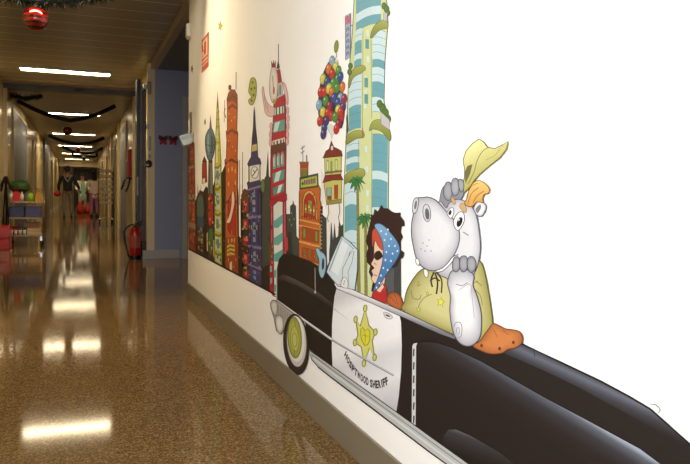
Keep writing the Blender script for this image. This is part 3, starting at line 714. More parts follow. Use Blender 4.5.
# 2 teal and brown block with a little red top
A = Art(); f = quad(196.5, 196, 203.5, 196, 204, bot(204), 196.6, bot(196.6))
A.poly([f(0, 0), f(1, 0), f(1, 1), f(0, 1)], (76, 52, 40))
A.poly([(197, 202), (198.5, 196), (200.5, 194), (202.5, 197), (203.5, 203), (203.5, 216), (197, 216)], (84, 108, 96), 3, ol=OUT, w=.4)
A.poly([(197, 218), (203.5, 217), (203.8, 227), (197, 228)], (62, 90, 118), ol=OUT, w=.4)
A.poly([(197.5, 229), (203, 229), (203, 238), (197.5, 238)], (96, 76, 62))
rects(A, f, [(.2, .72, .4, .78), (.6, .74, .8, .8), (.2, .86, .4, .92), (.6, .88, .8, .94)], (168, 140, 84))
A.poly([(202.2, 164), (204, 158), (206.5, 162), (207, 182), (202, 184)], (170, 44, 34), ol=OUT, w=.4)
A.poly([(202, 162), (204.3, 156), (207, 162)], (60, 40, 34))
A.poly([(202.5, 179), (205, 178), (205, 184), (202.5, 184.5)], (226, 216, 190))
for k in range(4): A.poly([(197.5+k*1.5, 196), (197.8+k*1.5, 184+(k % 2)*5), (198.6+k*1.5, 196)], (110, 56, 40), up=False)
sprinkle(A, f, 7, [(130, 100, 60), (46, 34, 30), (150, 160, 120)], .25, .03, 2, (0, .5, 1, .98))
A.build('painted_tower', mural, 'small teal and brown painted tower with a red top, second from the left')
LAY[0] = 30
# 3 blue capsule tower
A = Art(lambda p: (p[0], p[1] if p[1] < 118 or p[1] > 196 else p[1]-5*min(1, (p[1]-118)/14, (196-p[1])/26)))
A.poly([(207.5, bot(207.5)), (206.5, 205), (208, 188), (208.6, 165), (212.2, 165), (212.8, 188), (214, 205), (213.8, bot(213.8))], (86, 52, 38), ol=OUT, w=.4)
A.poly([(208.4, 168), (212.2, 168), (212.6, 194), (208.2, 194)], (120, 124, 110))
A.poly([(209.3, 170), (210.3, 170), (210.3, 194), (209, 194)], (70, 76, 72))
A.poly([(209.4, 134), (210, 124), (210.4, 114.5), (211, 124), (211.8, 134)], (92, 86, 108), ol=OUT, w=.3)
A.poly([(205.2, 148), (206, 140), (209, 134), (212, 134), (214.4, 141), (215, 150), (214, 158), (212, 164), (208.5, 165), (206.4, 159)], (86, 114, 132), 4, ol=(40, 46, 54), w=.6)
A.poly([(207.5, 140), (209, 138), (209.4, 160), (208, 158), (207, 150)], (136, 160, 168)); A.poly([(211.3, 139), (212.6, 142), (213, 152), (211.5, 160)], (54, 74, 92))
A.line([(205.4, 149), (210, 151), (215, 149.5)], .7, (44, 52, 60)); A.line([(206, 156), (210, 158), (214.2, 156.5)], .5, (44, 52, 60))
A.poly([(207.8, 200), (210, 194), (212.6, 198), (213.2, 222), (211, 226), (208, 223)], (186, 44, 30), 3, ol=(60, 24, 20), w=.5)
A.poly([(208.2, 233), (211, 228), (213.3, 233), (212.8, 254), (209, 252)], (74, 122, 60), 3, ol=(40, 50, 30), w=.5)
A.poly([(206.6, 234), (207.5, 232), (208, 252), (206.8, 250)], (214, 190, 140)); A.poly([(213.4, 240), (214.2, 240), (214.2, 258), (213.4, 256)], (214, 190, 140))
A.line([(207.2, 262-4), (210, 238), (213, 258)], .5, (40, 34, 26))
sprinkle(A, quad(206.6, 196, 213.8, 196, 213.8, 258, 206.6, 254), 6, [(60, 36, 28), (200, 170, 110), (150, 60, 40)], .2, .05, 3)
A.build('painted_tower', mural, 'painted tower with a blue capsule head and spike')
LAY[0] = 30
# 4 yellow-green tower
A = Art(); f = quad(214.6, 166, 221, 164, 222, bot(222), 214.2, bot(214.2))
A.poly([(214.4, bot(214.4)), (214.6, 196), (215, 160), (216, 130), (217, 104), (217.5, 92), (218.2, 104), (219.4, 130), (221, 160), (221.6, 200), (222, bot(222))], (186, 186, 62), ol=(80, 80, 34), w=.6)
A.poly([(216.9, 108), (217.5, 90), (218.3, 108)], (150, 70, 50))
for k, y in enumerate((112, 119, 126, 134, 142, 150)):
    h = .5+.12*k; A.line([(217.7-1.2*h-.6, y), (217.9, y+1.2), (218.2+1.4*h+.4, y-.6)], .8, (108, 112, 44), up=(k == 0))
for k, y in enumerate((130, 146, 154)): A.poly([(216.4-k*.2, y), (217.8, y-1), (217.8, y+8), (216.2-k*.2, y+9)], (206, 214, 160), up=(k == 0))
rects(A, f, [(.12, .03, .85, .19), (.12, .28, .8, .45), (.12, .52, .8, .67), (.15, .72, .78, .86), (.2, .90, .7, .98)], (180, 200, 184))
A.up()
for b0 in (.03, .28, .52, .72): A.poly([f(.3, b0+.02), f(.6, b0+.03), f(.75, b0+.10), f(.45, b0+.13), f(.2, b0+.07)], (110, 140, 134), up=False)
A.up()
for b0 in (0, .22, .48, .69, .88):
    A.poly([f(-.04, b0), f(.5, b0+.015), f(1.02, b0-.012), f(1.02, b0+.012), f(.5, b0+.04), f(-.04, b0+.025)], (128, 130, 48), up=False)
sprinkle(A, f, 8, [(128, 130, 48), (216, 216, 110), (96, 118, 96)], .2, .03, 4)
A.build('painted_tower', mural, 'lime green painted tower with a red tipped spire')
LAY[0] = 30
# 5 orange tower
A = Art()
P = [(225.2, bot(225.2)-1), (225.4, 210), (225.6, 172), (224.8, 160), (226.3, 158), (226.8, 140), (226, 131), (227.3, 130), (227.5, 108), (227, 99), (228.6, 93), (231, 90), (234.6, 90), (237.2, 95), (237.4, 107), (236.8, 130), (237.8, 133), (237.2, 158), (238, 162), (237.3, 200), (238.3, bot(238.3))]
A.poly(P, (204, 96, 38), ol=(96, 44, 24), w=.7)
A.poly([(227, 103), (228.4, 93), (231, 89.6), (234.6, 89.6), (237.2, 95), (237.2, 106), (234, 101), (230, 101)], (148, 74, 50), ol=(80, 40, 30), w=.4)
A.up()
for y, x0, x1 in ((97, 227.6, 237.2), (106, 227.3, 237.3), (131, 226, 237.6), (160.5, 225, 237.9), (200, 225.2, 237.6)):
    A.poly([(x0, y+2), ((x0+x1)/2, y-2.5), (x1, y+1.5), (x1, y+4), ((x0+x1)/2, y+.5), (x0, y+5)], (128, 58, 40), up=False)
A.poly([(228.6, 90), (228.3, 86), (230, 84.5), (231.4, 86), (231.2, 90)], (92, 60, 44)); A.line([(236, 90), (236.1, 72)], .6, (80, 70, 60))
A.line([(226, 118), (224.2, 113), (225, 108)], .9, (150, 76, 44)); A.line([(224.6, 100), (224.2, 122)], .5, (150, 76, 44))
rects(A, lambda a, b: (a, b), [(228.5, 113, 229.4, 114.5), (231, 120, 232, 121.5), (234.6, 116, 235.4, 117.5), (228.2, 140, 229, 141.5), (232, 146, 233, 147.5), (235, 150, 235.8, 151.5), (228, 168, 229, 172), (231.5, 167, 232.6, 171), (234.8, 169, 235.8, 173), (228, 182, 229, 186), (234.8, 181, 235.8, 185)], (240, 176, 110))
A.poly([(228, 206), (229, 199), (232, 193), (235, 192), (235.8, 214), (235.8, 236), (231, 234), (228, 230)], (188, 46, 36), ol=(90, 40, 30), w=.5)
A.poly([(226.6, 222), (229.6, 215), (231.6, 204), (231.8, 194), (233.6, 192), (234.4, 202), (232.6, 212), (230, 222)], (226, 212, 184), 3)
A.poly([(225.4, 238), (237.8, 236), (238, bot(238)-1), (225.6, bot(225.4)-1)], (164, 70, 34))
A.up()
for k in range(3): A.poly([(227, 246+k*4), (230, 244+k*4), (234.6, 245.5+k*4), (234.8, 247.5+k*4), (230, 246.3+k*4), (227, 248.4+k*4)], (196, 190, 66), up=False)
A.poly([(229.6, 262), (232, 261.5), (232, 270.5), (229.6, 269)], (226, 208, 170)); A.line([(236, 238), (236.3, 272)], .6, (110, 46, 28))
rects(A, lambda a, b: (a, b), [(228, 239, 229, 243), (231, 238.5, 232, 242.5), (234, 238, 235, 242)], (230, 160, 90))
sprinkle(A, quad(227.4, 108, 236.6, 108, 237.6, 272, 226, 268), 14, [(172, 74, 32), (226, 128, 64)], .12, .025, 5)
A.build('painted_tower', mural, 'tall orange painted tower with rounded tiers')
LAY[0] = 30
# 6 white slits and red green block
A = Art()
A.poly([(238.6, 186), (240.4, 184), (240.8, 238), (239, 236)], WALLC); A.poly([(241.6, 186), (243, 185), (243.6, 214), (242.2, 212)], WALLC)
A.line([(239.6, 160), (239.7, 205)], .5, (80, 76, 66)); A.line([(242.6, 152), (242.4, 192)], .5, (70, 64, 54))
f = quad(241.4, 195, 248.3, 193, 249, bot(249)-1, 242, bot(242)-1)
A.poly([f(0, 0), f(.5, -.02), f(1, 0), f(1, 1), f(0, 1)], (168, 40, 38), ol=OUT, w=.5)
A.poly([f(-.05, 0), f(.4, -.07), f(1, -.03), f(1, .07), f(0, .07)], (104, 70, 40))
rects(A, f, [(0, .22, 1, .30), (0, .42, 1, .50), (0, .62, 1, .70), (0, .84, 1, .90), (.0, .1, .18, 1)], (44, 54, 40))
rects(A, f, [(.35, .11, .8, .14), (.35, .33, .7, .37), (.4, .53, .9, .56), (.35, .73, .7, .78), (.4, .92, .7, .97)], (220, 120, 90))
rects(A, f, [(.45, .14, .6, .2), (.45, .37, .6, .41), (.5, .78, .6, .83)], (90, 150, 130))
sprinkle(A, f, 8, [(206, 70, 60), (60, 30, 26), (190, 170, 110)], .25, .03, 6)
A.build('painted_block', mural, 'red painted block with dark green bands')
LAY[0] = 30
# 7 violet clock tower
A = Art(lambda p: (p[0], p[1] if p[1] < 112 else p[1]+11*min(1, (p[1]-112)/34)*min(1, max(0, (bot(p[0])-p[1])/40)))); f = quad(247.6, 178, 260.4, 174, 261.6, bot(261.6)-1, 248.6, bot(248.6)-1)
A.poly([(247.6, 184), (248, 176), (247.2, 172), (248.8, 170), (248.8, 156), (247.6, 153), (249.4, 149), (251.2, 146), (252.2, 132), (253.2, 124), (253.8, 112), (254.2, 106), (254.7, 112), (255.6, 124), (256.8, 132), (257.8, 146), (260, 148), (261, 152), (260, 155), (260.2, 170), (261.4, 172), (260.6, 178), (261.8, bot(261.8)-1), (248.6, bot(248.6)-1)], (70, 62, 112), ol=(34, 30, 48), w=.7)
A.poly([(252.4, 134), (254.2, 108), (256.6, 134), (254.6, 136)], (66, 56, 80)); A.poly([(252.2, 137), (256.8, 136), (257, 141), (251.8, 142)], (206, 190, 110))
A.poly([(249.2, 155), (259.8, 153), (260, 169), (249.2, 171.5)], (226, 224, 214), ol=(40, 34, 50), w=.7)
A.ell(254.7, 161.5, 3.7, 5.8, (240, 238, 230), ol=(60, 56, 70)); A.line([(252.4, 165), (254.9, 161.5), (257.6, 157.5)], .8, (40, 36, 44)); A.line([(253, 159), (254.9, 161.5)], .7, (40, 36, 44))
rects(A, f, [(-.02, .0, 1.02, .02), (-.02, .27, 1.02, .295), (-.02, .55, 1.02, .575), (-.02, .78, 1.02, .805)], (132, 118, 160))
R = []
for b0 in (.05, .12, .19, .33, .40, .47, .61, .68, .84, .91):
    R += [(.38, b0, .58, b0+.045)]
rects(A, f, R, (120, 150, 186))
rects(A, f, [(.12, .04, .2, .26), (.78, .04, .86, .26), (.12, .31, .2, .53), (.78, .31, .86, .53), (.12, .6, .2, .76), (.78, .6, .86, .76)], (44, 38, 74))
rects(A, f, [(.64, .36, .72, .40), (.66, .63, .74, .67), (.24, .65, .31, .69), (.24, .36, .31, .40), (.24, .08, .31, .12)], (176, 158, 96))
sprinkle(A, f, 14, [(48, 42, 84), (104, 98, 156), (160, 140, 100)], .1, .03, 7)
A.build('painted_clock_tower', mural, 'violet painted clock tower with a white square dial')
A = Art(); A.ell(262.8, 186, 1.9, 7, (104, 134, 62), ol=(60, 80, 40), w=.5); A.line([(262.8, 192), (262.9, 206)], .6, (70, 60, 40)); A.build('painted_tree', mural, 'slim green painted tree right of the clock tower')

LAY[0] = 30
# 8 tall red tower
A = Art(lambda p: (p[0]-1.5, p[1]))
A.poly([(271.4, bot(271.4)-1), (272, 220), (272.2, 160), (274.6, 122), (275.4, 100), (279.6, 96), (286.4, 94), (287.2, 110), (287.6, 150), (287, 190), (288, 240), (288.6, 300), (275, 296)], (196, 40, 56), ol=(86, 24, 34), w=.7)
A.line([(280, 82), (279.8, 44)], .7, (80, 76, 74)); A.poly([(278.4, 66), (279.7, 60), (281, 66), (281.4, 68), (278, 69)], (60, 50, 50))
A.poly([(278.2, 70), (281.2, 69), (283.2, 82), (284.6, 95), (277.6, 98)], (190, 44, 54), ol=(86, 24, 34), w=.5)
A.poly([(277.8, 84), (283.6, 82), (285, 95), (277.2, 99)], (190, 196, 190)); rects(A, lambda a, b: (a, b), [(278.6, 86, 279.8, 96), (281, 85, 282.2, 95)], (60, 110, 104))
g = quad(274.6, 100, 286.6, 97, 287, 150, 273, 154)
A.poly([g(.06, .15), g(.94, .15), g(.94, .3), g(.06, .3)], (52, 84, 84)); rects(A, g, [(.12, .16, .24, .29), (.34, .16, .5, .29), (.6, .16, .76, .29), (.84, .16, .9, .29)], (210, 226, 218))
A.poly([g(.08, .42), g(.94, .42), g(.94, .62), g(.08, .62)], (88, 170, 160)); A.poly([g(.2, .44), g(.6, .43), g(.4, .6), g(.1, .6)], (212, 230, 222))
A.poly([g(.05, .76), g(.96, .76), g(.96, .87), g(.05, .87)], (226, 224, 214)); rects(A, g, [(.12, .78, .22, .86), (.34, .78, .46, .86), (.6, .78, .72, .86), (.82, .78, .9, .86)], (120, 50, 54))
A.poly([(272.2, 146), (287.6, 142), (287.6, 150), (272, 155)], (112, 66, 46), ol=(60, 30, 26), w=.4)
g = quad(273.4, 154, 286.4, 150, 287, 192, 273.6, 198)
A.up()
for a0 in (.08, .38, .68): A.poly([g(a0, .36), g(a0, .1), g(a0+.12, .0), g(a0+.24, .1), g(a0+.24, .36)], (104, 176, 166), up=False)
A.up()
for a0 in (.08, .38, .68): A.poly([g(a0+.04, .3), g(a0+.04, .12), g(a0+.11, .06), g(a0+.11, .3)], (222, 234, 226), up=False)
A.poly([g(.05, .45), g(.95, .45), g(.9, .68), g(.08, .68)], (78, 164, 156)); A.poly([g(.3, .46), g(.7, .45), g(.5, .67), g(.15, .67)], (222, 234, 226))
A.poly([g(.08, .78), g(.9, .78), g(.88, .96), g(.1, .96)], (78, 150, 144)); A.poly([g(.5, .78), g(.8, .78), g(.6, .95), g(.35, .95)], (222, 234, 226))
A.poly([(271.2, 200), (288.4, 194), (288.4, 200), (271.2, 207)], (186, 32, 50), ol=(90, 24, 34), w=.5)
g = quad(274.6, 206, 284.4, 202, 284.4, 296, 275.6, 296)
A.poly([g(0, 0), g(.5, -.03), g(1, 0), g(1, 1), g(0, 1)], (222, 230, 222), ol=(90, 40, 46), w=.6)
A.up()
for b0 in (.17, .36, .54, .72, .88): A.poly([g(0, b0), g(.5, b0-.02), g(1, b0-.04), g(1, b0+.05), g(.5, b0+.09), g(0, b0+.07)], (96, 176, 166), up=False)
A.line([(272.8, 206), (273.4, 292)], .7, (226, 104, 116)); A.line([(286.2, 202), (287, 298)], .7, (226, 104, 116))
A.poly([(270.4, 244), (274.6, 243), (275, 260), (270.8, 262)], (120, 70, 44)); A.poly([(285.4, 238), (289.4, 237), (290, 250), (286, 252)], (196, 60, 76), ol=(90, 24, 34), w=.4)
A.poly([(270.8, 262), (275, 261), (275.6, 295), (271, 292)], (186, 30, 44), ol=(90, 24, 34), w=.4); rects(A, lambda a, b: (a, b), [(271.6, 266, 273.4, 272), (271.8, 278, 273.6, 284)], (130, 190, 180))
sprinkle(A, quad(272.4, 205, 274.6, 205, 275, 290, 272.8, 288), 5, [(150, 26, 40), (230, 120, 120)], .6, .03, 8)
A.build('painted_tower', mural, 'tallest red painted tower with teal windows and a grey mast')
# pink creature clinging to the red tower: plain furry shape
A = Art(lambda p: (p[0]-.8, p[1]-1.5))
A.poly([(262.8, 92), (264, 88), (265.4, 97), (268, 104), (272, 108), (275, 109), (274.6, 117), (270, 118), (266, 114), (264.6, 106)], (232, 196, 190), 3, ol=(170, 116, 116), w=.5)
A.line([(265, 98), (267, 110)], .5, (200, 120, 124)); A.line([(267.6, 103), (269, 114)], .5, (200, 120, 124))
A.blob([(271, 76), (273.4, 67), (276, 68), (278.4, 78), (278.4, 92), (276.6, 103), (273.2, 104), (270.4, 94)], (206, 190, 182), (236, 228, 218), ol=(150, 120, 116), w=.5)
A.poly([(272.3, 69), (271.9, 62), (273.6, 65.5), (274.4, 61), (275.2, 65.5), (276.6, 61.5), (276.4, 69)], (150, 34, 38))
A.blob([(283, 84), (286, 86), (288.6, 96), (288.8, 106), (287, 104), (285.4, 94)], (220, 150, 156), (238, 200, 200), ol=(170, 110, 116), w=.4)
for (x, y) in ((288.3, 112), (288.8, 120), (288.6, 128), (288.2, 136), (287.9, 143), (271.9, 128), (271.4, 136), (271.2, 144)): A.ell(x, y, 1.4, 4, (232, 180, 182), ol=(170, 110, 110), w=.3)
A.line([(273.5, 77), (274.4, 96)], .7, (176, 110, 110)); A.ell(274.6, 92, 1.1, 4, (208, 110, 116)); A.ell(275, 103, 1.6, 2.6, (160, 176, 90))
A.build('painted_creature', mural, 'pale pink furry shape clinging to the red tower')

LAY[0] = 30
# 9 orange theatre
A = Art()
A.poly([(299, 262), (299.2, 192), (300.6, 188), (300.4, 165), (299.4, 162), (308.4, 162), (307.8, 168), (308, 184), (318, 184), (320.4, 189), (320, 200), (321.2, 204), (321, 268), (309, 264)], (204, 102, 38), ol=(90, 46, 26), w=.7)
A.poly([(300, 163), (308, 163), (307.6, 168), (300.6, 168)], (160, 76, 36)); A.poly([(302, 170), (306.6, 170), (306.6, 180), (302, 180)], (96, 140, 62), ol=(80, 44, 26), w=.4)
A.line([(303, 162), (302.6, 146)], .5, (80, 80, 80)); A.line([(300.6, 153.5), (304.4, 151)], .7, (70, 72, 74)); A.line([(300.8, 149), (304.8, 146)], .7, (70, 72, 74)); A.line([(306.8, 162), (306.6, 155)], 1.1, (120, 110, 90))
A.poly([(299.6, 177.6), (318, 173.4), (318.4, 186.8), (299.4, 189.4)], (70, 84, 56), ol=(40, 40, 30), w=.5)
A.poly([(300.8, 179.6), (317, 175.6), (317.2, 185.4), (300.8, 187.8)], (186, 190, 66))
A.up()
for k in range(7): A.poly([(304+k*1.7, 180.2-k*.4), (305.3+k*1.7, 179.8-k*.4+(k % 2)), (305.2+k*1.7, 184.6-k*.25), (304+k*1.7, 185.2-k*.25)], (116, 84, 110), up=False)
A.ell(302.6, 183.6, 1.1, 1.7, (60, 90, 60))
A.poly([(302.4, 216), (302.6, 200), (304.6, 193), (309, 190), (313.6, 193), (316.4, 200), (317.2, 220)], (214, 166, 76), 0, ol=(90, 46, 26), w=.6)
A.poly([(303.8, 216), (304, 201), (306, 195.6), (309.4, 193), (313, 196), (315.2, 202), (315.8, 219)], (188, 44, 34), ol=(90, 30, 24), w=.5)
A.up()
for (x, y0, y1) in ((305, 204, 213), (308.2, 200, 213), (309.9, 200, 214), (313, 205, 216)): A.poly([(x, y1), (x, y0+1.4), (x+.7, y0), (x+1.5, y0+1.4), (x+1.5, y1)], (122, 160, 70), up=False)
A.up()
for (x, y0, y1) in ((305.3, 208, 210), (308.5, 206, 208), (310.2, 209, 211), (313.3, 209, 212)): A.poly([(x, y1), (x, y0), (x+1, y0), (x+1, y1)], (232, 226, 130), up=False)
rects(A, quad(299, 219, 321, 224, 321, 268, 299, 262), [(0, 0, 1, .03), (0, .13, 1, .17), (0, .5, 1, .545), (.94, 0, .98, 1), (.0, .93, 1, .97)], (226, 170, 84))
g = quad(301.6, 226, 319.6, 230, 319.6, 244, 301.6, 240)
A.poly([g(0, 0), g(1, 0), g(1, 1), g(0, 1)], (178, 70, 30)); rects(A, g, [(.08, .1, .22, .85), (.36, .02, .38, .98), (.52, .02, .54, .98), (.74, .1, .9, .95)], (126, 92, 40)); rects(A, g, [(.1, .15, .2, .8), (.77, .15, .87, .85)], (120, 160, 72))
g = quad(301.6, 246.6, 319.6, 251, 319.6, 264, 301.6, 259)
A.poly([g(0, 0), g(1, 0), g(1, 1), g(0, 1)], (178, 70, 30)); rects(A, g, [(.1, .15, .2, .8), (.4, .1, .5, .8), (.77, .15, .87, .85)], (104, 130, 66))
rects(A, quad(301, 215, 320, 219, 320, 222, 301, 218), [(.04+k*.12, .1, .08+k*.12, .95) for k in range(8)], (110, 50, 28))
sprinkle(A, quad(300, 190, 320, 190, 320.6, 262, 300, 258), 14, [(168, 74, 30), (226, 140, 64), (120, 60, 30)], .05, .02, 9)
A.build('painted_theatre', mural, 'orange painted theatre with a red arch and rooftop billboard')
LAY[0] = 30
# film strip
A = Art(); A.line([(321.6, 206), (321, 222), (320.8, 240), (321.4, 262)], 2.4, (30, 28, 28), 4)
A.up()
for k in range(14): A.poly([(320.5, 209+k*3.8), (322, 209.4+k*3.8), (322, 210.9+k*3.8), (320.5, 210.5+k*3.8)], (190, 186, 176), up=False)
A.build('painted_film_strip', mural, 'black painted strip with pale notches')

LAY[0] = 30
# 10 hanging house and balloons (plain stand-in)
A = Art()
A.poly([(324.4, 180), (324.2, 186), (326.6, 204), (341.4, 202), (342, 178)], (196, 196, 92), ol=(90, 70, 40), w=.6)
A.poly([(324.4, 156), (341.6, 154), (341, 176), (325, 177)], (204, 204, 104), ol=(90, 70, 40), w=.6)
A.poly([(322.6, 158), (326, 151), (329, 149), (331.4, 140.4), (333.6, 147), (338, 149), (341.4, 151), (342.6, 156)], (132, 46, 34), ol=(70, 30, 26), w=.6)
A.poly([(322.4, 183), (325.2, 175.4), (340.4, 174), (343.4, 180), (333, 180)], (140, 48, 36), ol=(70, 30, 26), w=.6)
rects(A, lambda a, b: (a, b), [(326.6, 160, 328.8, 172), (330.4, 161, 332.4, 174), (335, 159, 337.4, 171)], (126, 160, 92)); rects(A, lambda a, b: (a, b), [(327.1, 161.5, 328.3, 170.5), (335.6, 160.5, 336.8, 169.5)], (222, 226, 190))
A.poly([(334.4, 185), (337.8, 184.6), (337.6, 199), (334.6, 199)], (190, 60, 40), ol=(80, 50, 30), w=.5)
A.poly([(326.6, 188), (331.4, 187.4), (331.4, 196), (326.8, 196)], (140, 176, 176), ol=(90, 60, 40), w=.5); A.poly([(327, 196), (331.8, 196), (331.6, 200), (327.2, 200)], (140, 76, 48))
A.poly([(324.6, 172), (342, 170), (342, 172), (324.6, 174)], (120, 100, 60)); A.poly([(326, 201), (341.8, 199), (341.6, 203), (326.4, 205)], (150, 140, 60), ol=(80, 60, 40), w=.4)
A.line([(328.4, 205), (328.8, 213), (327.4, 218), (328.4, 222)], .6, (60, 56, 50)); A.line([(339, 203), (339.8, 212), (338.4, 217), (339.4, 222)], .6, (60, 56, 50)); A.poly([(331, 146), (333, 146), (333, 150), (331, 150)], (226, 222, 210))
A.build('painted_house', mural, 'small green painted house with dark red roofs under the balloons')
LAY[0] = 30
A = Art()
A.poly([(327, 128), (331, 124), (336, 128), (333.4, 134), (331.6, 140), (330.4, 134)], (222, 222, 222), ol=(150, 150, 150), w=.3)
A.poly([(318, 104), (320, 84), (326, 66), (332, 60), (338, 68), (342, 86), (345, 108), (342, 128), (336, 124), (331, 116), (324, 128), (319, 118)], (50, 44, 60), 3)
CB = {'r': (204, 44, 34), 'b': (46, 74, 150), 'g': (62, 148, 58), 'y': (214, 206, 62), 'o': (218, 110, 44), 'p': (66, 52, 120), 'c': (132, 172, 204), 'm': (156, 34, 70)}
BL = [(332, 61, 'c'), (328.6, 69, 'o'), (335.4, 67, 'y'), (338.5, 71, 'g'), (332, 73.5, 'r'), (322.8, 79, 'y'), (326.8, 82, 'b'), (337.4, 79, 'g'), (340.4, 77, 'b'), (333, 83, 'g'), (320.6, 92, 'r'), (324.2, 92, 'r'), (328.8, 88.5, 'y'), (331.8, 92, 'o'), (342.2, 87, 'o'), (336.8, 88, 'g'), (325.4, 101, 'g'), (340.2, 98, 'c'), (333.8, 98, 'b'), (319, 105, 'c'), (329.4, 106, 'm'), (343, 107, 'p'), (337.6, 103, 'b'), (322.6, 112, 'y'), (338, 110, 'y'), (331, 116, 'r'), (327.4, 113, 'r'), (341, 117, 'r'), (320, 121, 'r'), (335, 117, 'g'), (324.2, 128, 'b'), (338.4, 124, 'm'), (336.4, 129, 'r'), (326.2, 121, 'p'), (323.4, 134, 'p'), (340.4, 112, 'r'), (344, 99, 'm')]
for x, y, c in BL:
    k = CB[c]; A.ell(x, y, 3.0, 5.6, k, .12, 16, edge=mixc(k, (20, 20, 30), .3)); A.ell(x-.9, y-2, .7, 1.4, mixc(k, (255, 255, 255), .5), .3, 10)
A.build('painted_balloons', mural, 'cluster of many coloured painted balloons')
A = Art(); A.ell(336.2, 46.5, 2.2, 6.5, (136, 152, 56), .1, edge=(100, 116, 40)); A.line([(336, 53), (336.6, 56), (335, 60), (338, 61), (337.4, 68)], .45, (110, 110, 110), 3); A.build('painted_balloon', mural, 'single green painted balloon floating above the cluster')

LAY[0] = 30
# 11 teal and lime skyscraper
A = Art()
LG = (206, 216, 152); TL = (98, 166, 180); PT = (196, 224, 230); OL = (150, 158, 70); TO = (60, 96, 96)
A.poly([(352, -52), (366, -66), (384, -56), (386, -10), (388, 22), (385, 60), (384, 100), (389, 140), (388.4, 200), (388, 260), (388, 300), (343, 300), (343.4, 200), (346, 140), (348, 92), (350, 60), (352.6, 30), (354, 0)], LG, ol=TO, w=.7)
def bands(x0, x1, y0, y1, n, rise, seq, bulge=2.5):
    # curved glass floors between y0 and y1
    for k in range(n):
        a = y0+(y1-y0)*k/n; b = y0+(y1-y0)*(k+1)/n
        X = [x0(a)+(x1(a)-x0(a))*q/6 for q in range(7)]
        T = [(X[q], a+rise*(q/6)-bulge*math.sin(PI*q/6)) for q in range(7)]
        X2 = [x0(b)+(x1(b)-x0(b))*q/6 for q in range(7)]
        Bt = [(X2[q], b+rise*(q/6)-bulge*math.sin(PI*q/6)) for q in range(7)]
        A.poly(T+Bt[::-1], {'t': TL, 'w': PT, 'd': (70, 140, 150)}[seq[k % len(seq)]], up=(k == 0))
    A.up()
    for k in range(n+1):
        a = y0+(y1-y0)*k/n
        A.line([(x0(a)+(x1(a)-x0(a))*q/6, a+rise*(q/6)-bulge*math.sin(PI*q/6)) for q in range(7)], .45, (110, 140, 146), up=False)
def LN(ya, xa, yb, xb): return lambda y: xa+(xb-xa)*(y-ya)/(yb-ya)
bands(LN(-50, 356, 26, 356), LN(-50, 381, 26, 381), -48, 32, 9, -9, 'twtwtttwt')
bands(LN(30, 355.4, 70, 354), LN(30, 362, 70, 361.4), 31, 68, 6, -3, 'wwttwt', 1)
bands(LN(26, 372.6, 100, 372), LN(26, 385.6, 100, 383.4), 30, 112, 11, 2, 'wwwwtwwttww', 1.5)
bands(LN(70, 349, 130, 348.8), LN(70, 361.6, 130, 361), 78, 132, 7, -4, 'wwwwttt', 1.5)
bands(LN(137, 347, 170, 346), LN(137, 359.4, 170, 359.4), 140, 172, 5, -3, 'wwtwt', 1.2)
bands(LN(180, 345, 290, 344), LN(180, 356.6, 290, 356.6), 182, 296, 9, -2, 'wwttwwwww', 2)
bands(LN(130, 372.6, 210, 372), LN(130, 388, 210, 387.2), 134, 262, 14, 3, 'ttttwtttwwwttw', 1.5)
# olive ledges
for P in ([(370.4, 38), (372, 30), (377, 23), (384, 20), (387.4, 22), (387.6, 28), (380, 30), (373, 37)], [(348.2, 84), (350, 74), (356, 67), (363, 65.4), (365.6, 69), (361, 73), (353, 78), (349.4, 88)],
          [(345.6, 144), (347, 136), (354, 131), (362.6, 131), (364, 137), (356, 139), (348, 144)], [(344, 184), (345.4, 175), (353, 170), (363.4, 169), (364.4, 176), (355, 179), (347, 183)],
          [(369.4, 131), (372, 122), (380, 119.6), (388, 126), (391, 136), (389.4, 141), (382, 132), (373, 129)]):
    A.grad(P, (166, 172, 84), (122, 130, 50), (P[0][0], min(p[1] for p in P)), (P[0][0], max(p[1] for p in P)), 3, ol=(90, 96, 50), w=.5)
# strip of small windows
A.up()
for (x, y) in ((366.6, 30), (366.8, 56), (364.4, 76), (364.2, 90), (363.8, 102), (365, 146), (365.6, 166), (366.4, 190), (366.4, 205), (366.4, 270)): A.poly([(x, y), (x+2.4, y+.4), (x+2.4, y+6.4), (x, y+6)], (206, 228, 226), up=False, )
A.up()
for (x, y) in ((365.4, 39), (364.4, 77.6), (364.4, 94)): A.poly([(x, y), (x+3.6, y+.4), (x+3.6, y+10), (x, y+9.6)], (84, 156, 158), up=False)
A.line([(363, 30), (362.4, 130)], .5, (150, 156, 90)); A.line([(371, 40), (371.6, 118)], .5, (150, 156, 90)); A.line([(371.8, 130), (371.6, 240)], .5, (150, 156, 90)); A.line([(358.6, 140), (358.2, 170)], .5, (150, 156, 90))
